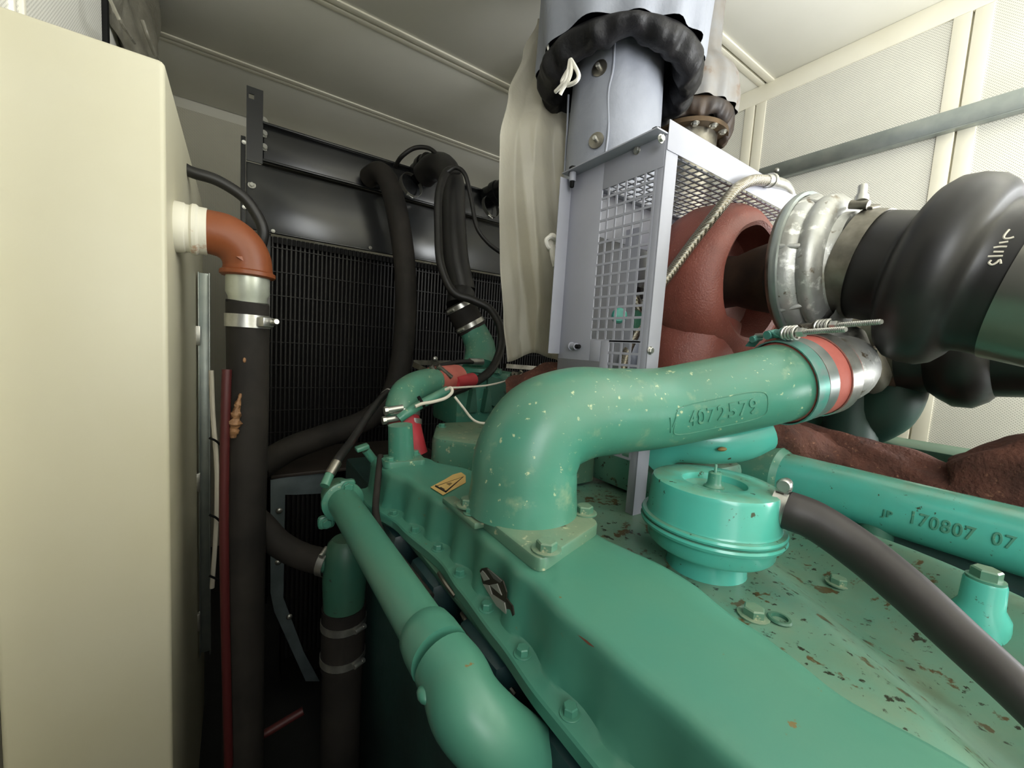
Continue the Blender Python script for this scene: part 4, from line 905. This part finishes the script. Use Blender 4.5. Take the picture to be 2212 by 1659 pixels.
# ================================================================== exhaust risers with grey insulation jackets
def jacket(name, label, cx, cy, rs, ru, zr, ztop, zlow, mc, mcuff, low=True, seed=1, uprof=None):
    j = thing(name, label, 'exhaust jacket', (cx, cy, zlow))
    rnd = random.Random(seed); ph = [rnd.uniform(0, 6.28) for _ in range(8)]
    if low:
        part('sleeve', MB().lathe((cx, cy, zlow), (0, 0, 1), [(0, rs*.99), (.03, rs*1.04), (.10, rs*1.03), (.16, rs*1.01), (.22, rs*1.04), (.3, rs*1.06), (.36, rs*1.02), (.42, rs*1.05), (.5, rs*1.04), (zr+.06-zlow, rs*1.0)], 72, mod=lambda t, a: 1+.022*math.sin(4*a+9*t+ph[0])+.014*math.sin(7*a-21*t+ph[1])+.008*math.sin(13*a+35*t)), mc, j, ang=80)
    else:
        part('sleeve', MB().lathe((cx, cy, zlow), (0, 0, 1), [(0, rs), (zr+.05-zlow, rs)], 40), M_STEELDIM, j)
    up = part('upper_jacket', MB().lathe((cx, cy, zr), (0, 0, 1), uprof or [(0, ru*.985), (.012, ru), (.08, ru*1.02), (.2, ru*1.04), (.33, ru*1.03), (ztop-zr, ru)], 120, capa=False, mod=lambda t, a: 1+(.010+.026*max(0, .12-t)/.12)*math.sin(13*a+ph[2]+4*t+1.5*math.sin(2*a))+.022*math.sin(5*a+ph[3]+9*t)), mc, j, ang=80)
    cp_ = [(0.004, .93), (-.004, .975), (-.02, .995), (-.045, .97), (-.066, .92), (-.078, .84), (-.072, .76), (-.045, .69), (-.01, .64), (.03, .62)]
    fa = math.atan2(-cy, -cx)                                   # the side that faces the room is gathered shorter
    def cuff(u, v):
        a = 2*PI*u; t = v*(len(cp_)-1); i = min(int(t), len(cp_)-2); f = t-i
        z = cp_[i][0]*(1-f)+cp_[i+1][0]*f; r = cp_[i][1]*(1-f)+cp_[i+1][1]*f
        dep = 1.0-.52*(.5+.5*math.cos(a-fa))**1.5+.10*math.sin(3*a+ph[7]); w_ = min(1, max(0, -z/.05))
        z = z*dep*(1.25 if z < 0 else 1)+.006*w_*math.sin(9*a+ph[5])
        q = 1+.030*w_*math.sin(15*a+ph[4]+1.2*math.sin(2*a))+.020*w_*math.sin(6*a+ph[5])+.020*w_*math.sin(27*a+ph[6])
        return V(cx+math.cos(a)*ru*r*q, cy+math.sin(a)*ru*r*q, zr+z)
    part('cuff', MB().grid(cuff, 160, 24), mcuff, j, ang=80)
    return j, up
JX, JY = .905, .895
j1, up1 = jacket('exhaust_jacket', 'grey cloth exhaust jacket with black gathered cuff and tied cord', JX, JY, .1225, .230, .80, HC-.01, .18, M_CLOTH, M_CUFF)
def onj(px, py, r, jx=JX, jy=JY):
    v = ray(px, py); A = v.x**2+v.y**2; Bq = -2*(v.x*jx+v.y*jy); Cq = jx*jx+jy*jy-r*r; t = (-Bq-math.sqrt(max(0, Bq*Bq-4*A*Cq)))/(2*A); return v*t
for px, py in ((1295, 147), (1288, 303)):
    q = onj(px, py, .129); n = V(q.x-JX, q.y-JY, 0).normalized()
    w_ = part('washer', MB().lathe(q-n*.002, n, [(0, .0205), (.003, .0205), (.004, .016), (.0045, .008)], 24), M_STEELDIM, j1, 'round metal lacing washer')
    part('pin', MB().lathe(q, n, [(0, .006), (.016, .006), (.017, .004)], 10), M_STEEL, w_)
seam = [onj(x, y, .1305) for x, y in ((1328, 90), (1324, 150), (1314, 200), (1314, 280), (1306, 345), (1300, 380))]
part('seam_piping', MB().tube(seam, .003, 8), M_CLOTH, j1)
seam = [onj(x, y, .1280) for x, y in ((1228, 205), (1225, 280), (1220, 370), (1222, 395))]
part('seam_piping', MB().tube(seam, .003, 8), M_CLOTH, j1)
kn = onj(1232, 118, .190)
cd_ = part('drawcord', MB().ball(kn, .012, 10, 8, (1, 1, 1.2)), M_ROPE, j1, 'white knotted drawcord')
def cord(pts, r=.0052): part('cord', MB().tube([onj(x, y, .195+dz) for x, y, dz in pts], r, 8, 5), M_ROPE, cd_)
cord([(1230, 124, 0), (1240, 140, .004), (1250, 162, .006), (1244, 176, .006), (1226, 184, .004), (1214, 178, .0), (1222, 160, 0), (1234, 140, 0), (1232, 124, 0)])
cord([(1232, 124, .002), (1228, 150, .006), (1220, 175, .008), (1206, 192, .008), (1200, 198, .008)]); cord([(1233, 124, 0), (1234, 150, .01), (1228, 172, .011), (1216, 192, .011), (1210, 204, .011)])
cord([(1183, 92, .03), (1185, 108, .03), (1196, 124, .02), (1214, 128, .008), (1228, 120, 0)], .003)
k2 = P(1192, 525, Y=.80)
tc_ = part('tie_cord', MB().ball(k2, .016, 10, 8, (1, 1, 1.5)), M_ROPE, j1, 'off-white tie cord knot on the lower jacket')
part('cord', MB().tube([P(1228, 513, Y=.78), P(1205, 518, Y=.78), P(1190, 512, Y=.785), P(1180, 520, Y=.79), P(1186, 535, Y=.79), P(1200, 530, Y=.79)], .0055, 8), M_ROPE, tc_)
part('cord', MB().tube([P(1192, 530, Y=.79), P(1198, 550, Y=.785), P(1206, 568, Y=.78), P(1203, 583, Y=.78)], .006, 8), M_ROPE, tc_)
part('cord', MB().tube([P(1190, 530, Y=.79), P(1194, 555, Y=.785), P(1199, 575, Y=.78)], .006, 8), M_ROPE, tc_)
part('lower_sleeve', MB().tube([V(JX, JY, .22), V(JX-.005, JY-.01, .12), V(JX+.02, JY-.06, .02), V(JX+.05, JY-.16, -.01)], [.1225, .128, .12, .10], 40, 6, mod=lambda t, a: 1+.02*math.sin(5*a+15*t)), M_CLOTH, j1, ang=80)
part('strap', MB().lathe((JX-.003, JY-.005, .165), (0, 0, 1), [(0, .129), (.022, .129), (.022, .133), (0, .133)], 40, closed=True), M_CUFF, j1)
j2, up2 = jacket('aged_exhaust_jacket', 'second grey exhaust jacket with brown heat stains and sooty cuff', 1.36, .97, .10, .15, P(1530, 205, Y=.85).z, HC-.01, .30, M_CLOTH2, M_CUFF2, low=False, seed=5, uprof=[(0, .150), (.02, .154), (.06, .156), (.10, .150), (.13, .135), (.155, .115), (.17, .10), (.20, .085), (.30, .083), (HC-.01-P(1530, 205, Y=.85).z, .083)])
zr2 = P(1530, 205, Y=.85).z
part('pipe_flange', MB().lathe((1.36, .97, zr2-.075), (0, 0, 1), [(0, .10), (0, .135), (.015, .135), (.015, .10)], 40), pm('scorched_flange', (92, 74, 52), .5, .5, var=(60, 46, 34), vs=12), j2)
for a in (-2.9, -2.35, -1.8, -1.3): inst('bolt', B_STEEL, j2, V(1.36+math.cos(a)*.12, .97+math.sin(a)*.12, zr2-.075), (0, 0, -1))
# ================================================================== clear plastic film hanging behind the guard
def film(u, v):
    # u across (left to right), v down
    yL = [(0.0, 1162), (.10, 1130), (.22, 1098), (.35, 1080), (.5, 1078), (.7, 1080), (.88, 1088), (1.0, 1096)]
    yR = [(0.0, 1250), (.3, 1265), (.8, 1275), (1.0, 1258)]
    x = interp(yL, v)*(1-u)+interp(yR, v)*u
    top = 40; bot = interp([(0, 782), (.35, 762), (.62, 775), (.85, 812), (1, 700)], u)
    y = top+(bot-top)*v
    cr1 = abs(((2.3*u+.9*v+.25*math.sin(5*v)) % 1)-.5)*2; cr2 = abs(((4.1*u-1.3*v) % 1)-.5)*2
    Yd = 1.03+.050*cr1*(.35+.65*v)+.022*cr2*v+.018*math.sin(5.5*u+1.8*v)+.012*math.sin(11*v+5*u)*v
    Yd += .16*max(0, 1-v*3.2)
    return P(x, y, Y=Yd)
fm = part('plastic_film', MB().grid(film, 60, 70), M_FILM, ang=180); tag(fm, 'clear crinkled plastic film hanging beside the grey exhaust jacket', 'plastic film')
md = fm.modifiers.new('thick', 'SOLIDIFY'); md.thickness = .0006
# ================================================================== engine front end (thermostat end)
YE = 1.30
thh = thing('thermostat_housing', 'green thermostat housing with an upright elbow at the engine front', 'housing', P(1060, 900, Y=YE))
ge = [P(1021, 712, Y=1.48), P(1032, 735, Y=1.45), P(1038, 755, Y=1.42), P(1036, 785, Y=1.38), P(1036, 800, Y=1.36)]
part('elbow', MB().tube(ge, [.054, .058, .060, .062, .070], 26, 5), M_GREEN, thh)
part('top_flange', MB().lathe(P(1036, 802, Y=1.36), (0, 0, 1), [(0, .085), (.014, .085), (.016, .07)], 30), M_GREEN, thh)
a = P(985, 890, Y=YE); b = P(1120, 805, Y=YE)
part('body', MB().bx(a.x, b.x, YE, YE+.22, a.z-.06, b.z, .018), M_GREEN, thh)
part('side_cover', MB().prism([(0, 0), (.14, -.03), (.20, -.12), (.10, -.14), (.0, -.10)], P(1055, 812, Y=YE-.02), (1, -.25, 0), (0, 0, 1), -.05, .008), M_GREENDARK, thh)
for px in (1018, 1050, 1085):
    q = P(px, 860, Y=YE-.01); part('rib', MB().prism([(-.018, 0), (.018, 0), (.006, .085), (-.006, .085)], V(q.x, YE-.002, q.z-.05), (1, 0, 0), (0, 0, 1), .03, .003), M_GREENDARK, thh)
q = P(1113, 818, Y=YE-.05); part('sender', MB().lathe(q, (.2, -.6, .7), [(0, .026), (.012, .026), (.013, .016), (.02, .016), (.022, .007), (.04, .007)], 16), M_STEELDIM, thh)
for px, py in ((995, 815), (1000, 840), (1078, 805)): inst('bolt', B_GREEN, thh, P(px, py, Y=YE-.003), (0, -1, 0))
# side coolant elbow with red hose pieces
se = thing('side_coolant_elbow', 'green coolant elbow held by red hose sleeves beside the upright stub', 'pipe elbow', P(875, 900, Y=.93))
part('elbow', MB().tube([P(868, 905, Y=.92), P(866, 880, Y=.93), P(878, 850, Y=.97), P(905, 832, Y=1.02), P(938, 822, Y=1.08)], [.034, .036, .038, .038, .037], 24, 6), M_GREEN, se)
part('red_sleeve', MB().tube([P(935, 823, Y=1.075), P(985, 815, Y=1.16)], .040, 22, 1), M_REDHOSE, se)
part('red_sleeve', MB().tube([P(870, 898, Y=.925), P(882, 950, Y=.91), P(892, 985, Y=.90)], [.037, .036, .035], 22, 3), M_REDCAP, se)
part('red_sleeve', MB().tube([P(980, 826, Y=1.10), P(1020, 820, Y=1.16)], .022, 16, 1), M_REDCAP, se)
for px, py in ((852, 885), (848, 906)):
    t = part('clamp_screw', MB().tube([P(px-18, py+2, Y=.87), P(px+18, py-4, Y=.87)], .0075, 10, 1), M_STEEL, se); part('screw_head', MB().tube([P(px-22, py+3, Y=.87), P(px-15, py+2, Y=.87)], .0095, 8, 1), M_STEEL, t)
for px, py in ((870, 893), (874, 912)): part('band', MB().band(P(px, py, Y=.925), P(872, 880, Y=.93)-P(872, 912, Y=.92), .0385, .012, .0014, 24), M_STEEL, se)
for a_, b_ in (((930, 790), (950, 815)), ((945, 790), (975, 815))): part('clamp_screw', MB().tube([P(*a_, Y=1.06), P(*b_, Y=1.06)], .007, 10, 1), M_STEELDIM, se)
solo('sense_tube', MB().tube([P(862, 905, Y=.86), P(880, 892, Y=.86), P(915, 870, Y=.88), P(966, 843, Y=.90)], .0105, 12), M_GREEN, 'thin straight green tube lying along the coolant elbow', 'tube')
# upright stub on the end of the long cover
us = thing('cover_stub', 'upright green cylinder stub on the far end of the long cover', 'stub', V(.31, .80, -.25))
ux = P(862, 985, Y=.80).x
part('stub', MB().tube([V(ux+.006, .80, -.25), V(ux, .80, P(858, 918, Y=.80).z)], [.026, .024], 24, 1), M_GREEN, us)
part('base_flange', MB().prism(rpoly([(-.042, -.028), (.04, -.034), (.046, .03), (-.038, .034)], .014), V(ux+.006, .80, -.25), (1, 0, 0), (0, 1, 0), .012, .002), M_GREEN, us)
for dx, dy in ((-.03, -.018), (.033, .014)): inst('bolt', B_GREEN, us, V(ux+.006+dx, .80+dy, -.238), (0, 0, 1))
# second flat cover behind
rc = thing('rear_rocker_cover', 'low dusty green rocker cover behind the thick pipe elbow', 'engine cover', P(980, 1000, Z=-.235))
part('cover', MB().prism(rpoly([(0, 0), (.16, -.20), (.34, -.20), (.34, .14), (.08, .16)], .03), V(.37, .86, -.30), (1, 0, 0), (0, 1, 0), .085, .012), M_GREENFLANGE, rc)
part('step', MB().prism(rpoly([(0, 0), (.12, -.02), (.12, .06), (0, .06)], .01), V(.48, .70, -.30), (1, 0, 0), (0, 1, 0), .075, .006), M_GREENFLANGE, rc)
for x, y in ((.44, .96), (.62, .97)): inst('bolt', B_GREEN, rc, V(x, y, -.215), (0, 0, 1))
# tap behind the stub
tp = thing('drain_tap', 'small green tap lever to the left of the upright stub', 'tap', P(790, 970, Y=.86))
part('stem', MB().tube([P(812, 1000, Y=.86), P(790, 972, Y=.86)], .009, 10, 1), M_GREEN, tp)
part('lever', MB().bar(P(768, 972, Y=.85), P(796, 962, Y=.85), .022, .010, .003), M_GREEN, tp)
part('valve_body', MB().tube([P(812, 1000, Y=.86), P(822, 1012, Y=.845)], .014, 10, 1), M_GREENDARK, tp)
# guard bars near the fan
cb = thing('fan_guard_bars', 'thin grey steel bars of the fan guard behind the thermostat housing', 'guard', P(1000, 795, Y=1.6))
part('bar', MB().bar(P(893, 783, Y=1.62), P(1060, 785, Y=1.62), .007, .02), M_STEELDIM, cb)
part('bar', MB().bar(P(893, 787, Y=1.62), P(960, 820, Y=1.5), .007, .02), M_STEELDIM, cb)
part('bar', MB().bar(P(1090, 790, Y=1.6), P(1300, 806, Y=1.6), .03, .02), M_STEELDIM, cb)
for px, py in ((940, 775), (1168, 790)): inst('bolt', D_STEEL, cb, P(px, py, Y=1.6), (0, -1, 0))
# capillary hose with ferrules, left
cpq = [P(1022, 782, Y=1.28), P(985, 783, Y=1.24), P(930, 798, Y=1.18), P(880, 822, Y=1.1), P(835, 850, Y=1.02), P(800, 890, Y=.95), P(765, 945, Y=.88), P(735, 985, Y=.82), P(722, 1005, Y=.80)]
cap = thing('pressure_hose', 'thin black pressure hose with crimped silver ends arching to the long pipe', 'hose', cpq[-1])
part('hose', MB().tube(cpq, .0088, 12), M_RUBBER, cap)
part('ferrule', MB().tube([P(1014, 781, Y=1.28), P(1042, 782, Y=1.29)], .0125, 12, 1), M_STEEL, cap)
part('ferrule', MB().tube([P(829, 855, Y=1.02), P(840, 846, Y=1.03)], .0105, 12, 1), M_STEEL, cap)
part('ferrule', MB().tube([P(712, 1025, Y=.785), P(728, 998, Y=.80)], .0095, 12, 1), M_STEELDIM, cap)
part('fitting', MB().tube([P(701, 1050, Y=.77), P(712, 1025, Y=.785)], .0085, 10, 1), M_GREEN, cap)
# white sensor wires
ww = thing('sensor_wire', 'thin white wire stretched from the elbow to the thermostat sender', 'wire', P(975, 845, Y=.9))
part('wire', MB().tube([P(972, 838, Y=.92), P(1010, 836, Y=.97), P(1055, 832, Y=1.03), P(1095, 822, Y=1.10), P(1128, 808, Y=1.16)], .0028, 8), M_WIRE, ww)
w2 = thing('twisted_wire', 'short twisted white wire hooked over the green tube end', 'wire', P(940, 870, Y=.86))
part('wire', MB().tube([P(962, 842, Y=.87), P(974, 838, Y=.86), P(976, 848, Y=.85), P(962, 860, Y=.85), P(935, 868, Y=.85), P(912, 872, Y=.85), P(897, 878, Y=.85)], .0038, 8), M_WIRE, w2)
part('zip_tie', MB().band(P(910, 868, Y=.865), V(.5, -.1, .3), .0135, .006, .001, 16), M_BLACKM, w2)
w3 = thing('dangling_wire', 'single white wire dangling down behind the thick pipe elbow', 'wire', P(1020, 905, Y=.85))
part('wire', MB().tube([P(982, 857, Y=.88), P(1000, 880, Y=.87), P(1018, 903, Y=.86), P(1032, 912, Y=.85), P(1048, 915, Y=.84)], .003, 8), M_WIRE, w3)
# ================================================================== long coolant pipe along the left of the cover
lp = thing('coolant_pipe', 'long green coolant pipe left of the cover ending in a thick elbow', 'pipe', V(.17, .4, -.45))
LX, LZ = .172, -.312
def lpp(px, py): 
    return P(px, py, X=LX)
pA, pB, pC = P(742, 1085, Z=LZ), P(835, 1225, Z=LZ), P(925, 1375, Z=LZ)
part('pipe', MB().tube([pA, (pA+pC)/2, pC], [.0275, .0265, .0255], 28, 4), M_GREENCOVER, lp)
dr = (pC-pA).normalized()
part('sleeve', MB().lathe(pC-dr*.012, dr, [(0, .0255), (.006, .0295), (.02, .031), (.045, .031)], 30), M_GREENCOVER, lp)
eb = [pC+dr*.04, P(985, 1470, d=.385), P(1010, 1530, d=.365), P(1065, 1590, d=.36), P(1130, 1640, d=.37), P(1200, 1690, d=.40), P(1260, 1740, d=.44)]
part('elbow', MB().tube(eb, [.031, .0325, .0335, .0335, .0335, .033, .033], 32, 6), M_GREENCOVER, lp, ang=70)
part('weld_tab', MB().ball(eb[1]-V(.032, 0, .0), .006, 10, 8, (1, 1.6, 1)), M_GREENCOVER, lp)
cfl = part('end_flange', MB().lathe(pA-dr*.012, dr, [(0, .034), (.002, .038), (.010, .038), (.012, .034)], 30), M_GREEN, lp)
dA = pA.dot(_f)
for ex, ey in ((752, 1052), (706, 1130)):
    eq = P(ex, ey, d=dA); part('ear', MB().bar(eq-dr*.002, eq-dr*.012, .030, .026, .007), M_GREEN, lp); inst('bolt', B_GREEN, lp, eq-dr*.001, dr)
part('body', MB().tube([pA-dr*.012, pA-dr*.06], [.036, .03], 24, 1), M_GREENDARK, lp)
# dark cable running beside
solo('dark_harness', MB().tube([P(822, 985, Y=.82), P(815, 1050, Y=.76), P(812, 1110, Y=.70), P(830, 1165, Y=.64), P(870, 1215, Y=.58), P(930, 1290, Y=.5)], .0062, 10), M_RUBBERDULL, 'dark cable dropping between the long pipe and the cover end', 'cable')
# ================================================================== engine block side below the cover (dark)
blk = thing('engine_block', 'dark green engine block side beneath the long cover', 'engine block', V(.7, .3, ZF+.05))
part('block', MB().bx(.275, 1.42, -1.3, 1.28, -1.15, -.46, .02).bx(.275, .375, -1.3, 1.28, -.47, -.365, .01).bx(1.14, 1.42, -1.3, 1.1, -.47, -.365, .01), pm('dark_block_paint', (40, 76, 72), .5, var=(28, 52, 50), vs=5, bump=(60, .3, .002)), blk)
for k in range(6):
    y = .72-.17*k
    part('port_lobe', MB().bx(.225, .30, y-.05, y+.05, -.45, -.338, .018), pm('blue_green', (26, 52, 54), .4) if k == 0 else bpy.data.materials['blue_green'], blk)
part('oil_pan', MB().bx(.45, 1.27, -.5, 1.2, ZF+.13, -1.155, .03), M_BLACKM, blk)
for px, py, X_ in ((960, 1258, .24), (1010, 1345, .245), (1090, 1470, .25)):
    part('pipe_clip', MB().tube([P(px-12, py-20, X=X_), P(px, py, X=X_-.004), P(px+22, py+30, X=X_)], .003, 8), M_STEELDIM, blk)
sk_ = thing('skid_frame', 'dark steel skid frame under the engine', 'frame', V(.8, .4, ZF))
for x in (.36, 1.36): part('rail', MB().bx(x-.06, x+.06, -1.6, 2.6, ZF, ZF+.12, .005), M_BLACKM, sk_)
for y in (-1.2, .4, 2.0): part('cross_member', MB().bx(.42, 1.30, y-.05, y+.05, ZF, ZF+.10, .005), M_BLACKM, sk_)
solo('red_lever', MB().tube([V(P(535, 1600, Y=1.09).x, 1.09, ZF+.012), P(535, 1605, Y=1.09), P(560, 1592, Y=1.09), P(655, 1535, Y=1.09)], .010, 10, 3), M_DARKRED, 'dark red rod low in the shadow behind the black hose', 'rod')
# things seen through the guard mesh
gi = thing('oil_fitting', 'green oil fitting with bolt head seen through the guard mesh', 'fitting', P(1350, 700, Y=.75))
part('bolt_head', MB().lathe(P(1336, 684, Y=.655), (-.6, -.6, 0), [(0, .017), (.03, .017), (.034, .013)], 14), M_GREENCLEAN, gi)
part('block', MB().box(P(1372, 692, Y=.69), (.05, .04, .05), .008), M_GREENDARK, gi)
ob = thing('inner_braided_hose', 'short braided steel hose seen behind the guard mesh', 'hose', P(1330, 820, Y=.74))
part('braid', MB().tube([P(1372, 640, Y=.68), P(1380, 700, Y=.68), P(1355, 760, Y=.67), P(1335, 835, Y=.66)], .011, 12), M_BRAID, ob)
solo('white_plate', MB().prism([(0, 0), (.10, -.02), (.14, -.12), (.02, -.16), (-.05, -.10)], P(1425, 770, Y=.62), (1, 0, 0), (0, -.1, 1), .003, .0008), M_WHITE, 'white sheet metal plate behind the guard post', 'plate')
solo('inner_shield', MB().bx(.78, .785, .66, .92, -.12, .30, .001), M_SILVER, 'pale inner heat shield plate behind the guard mesh', 'shield')
# ------------------------------------------------------------------ lift the whole place so that the floor is z = 0
for o in list(SC.objects):
    if o.parent is None: o.location.z += ZC
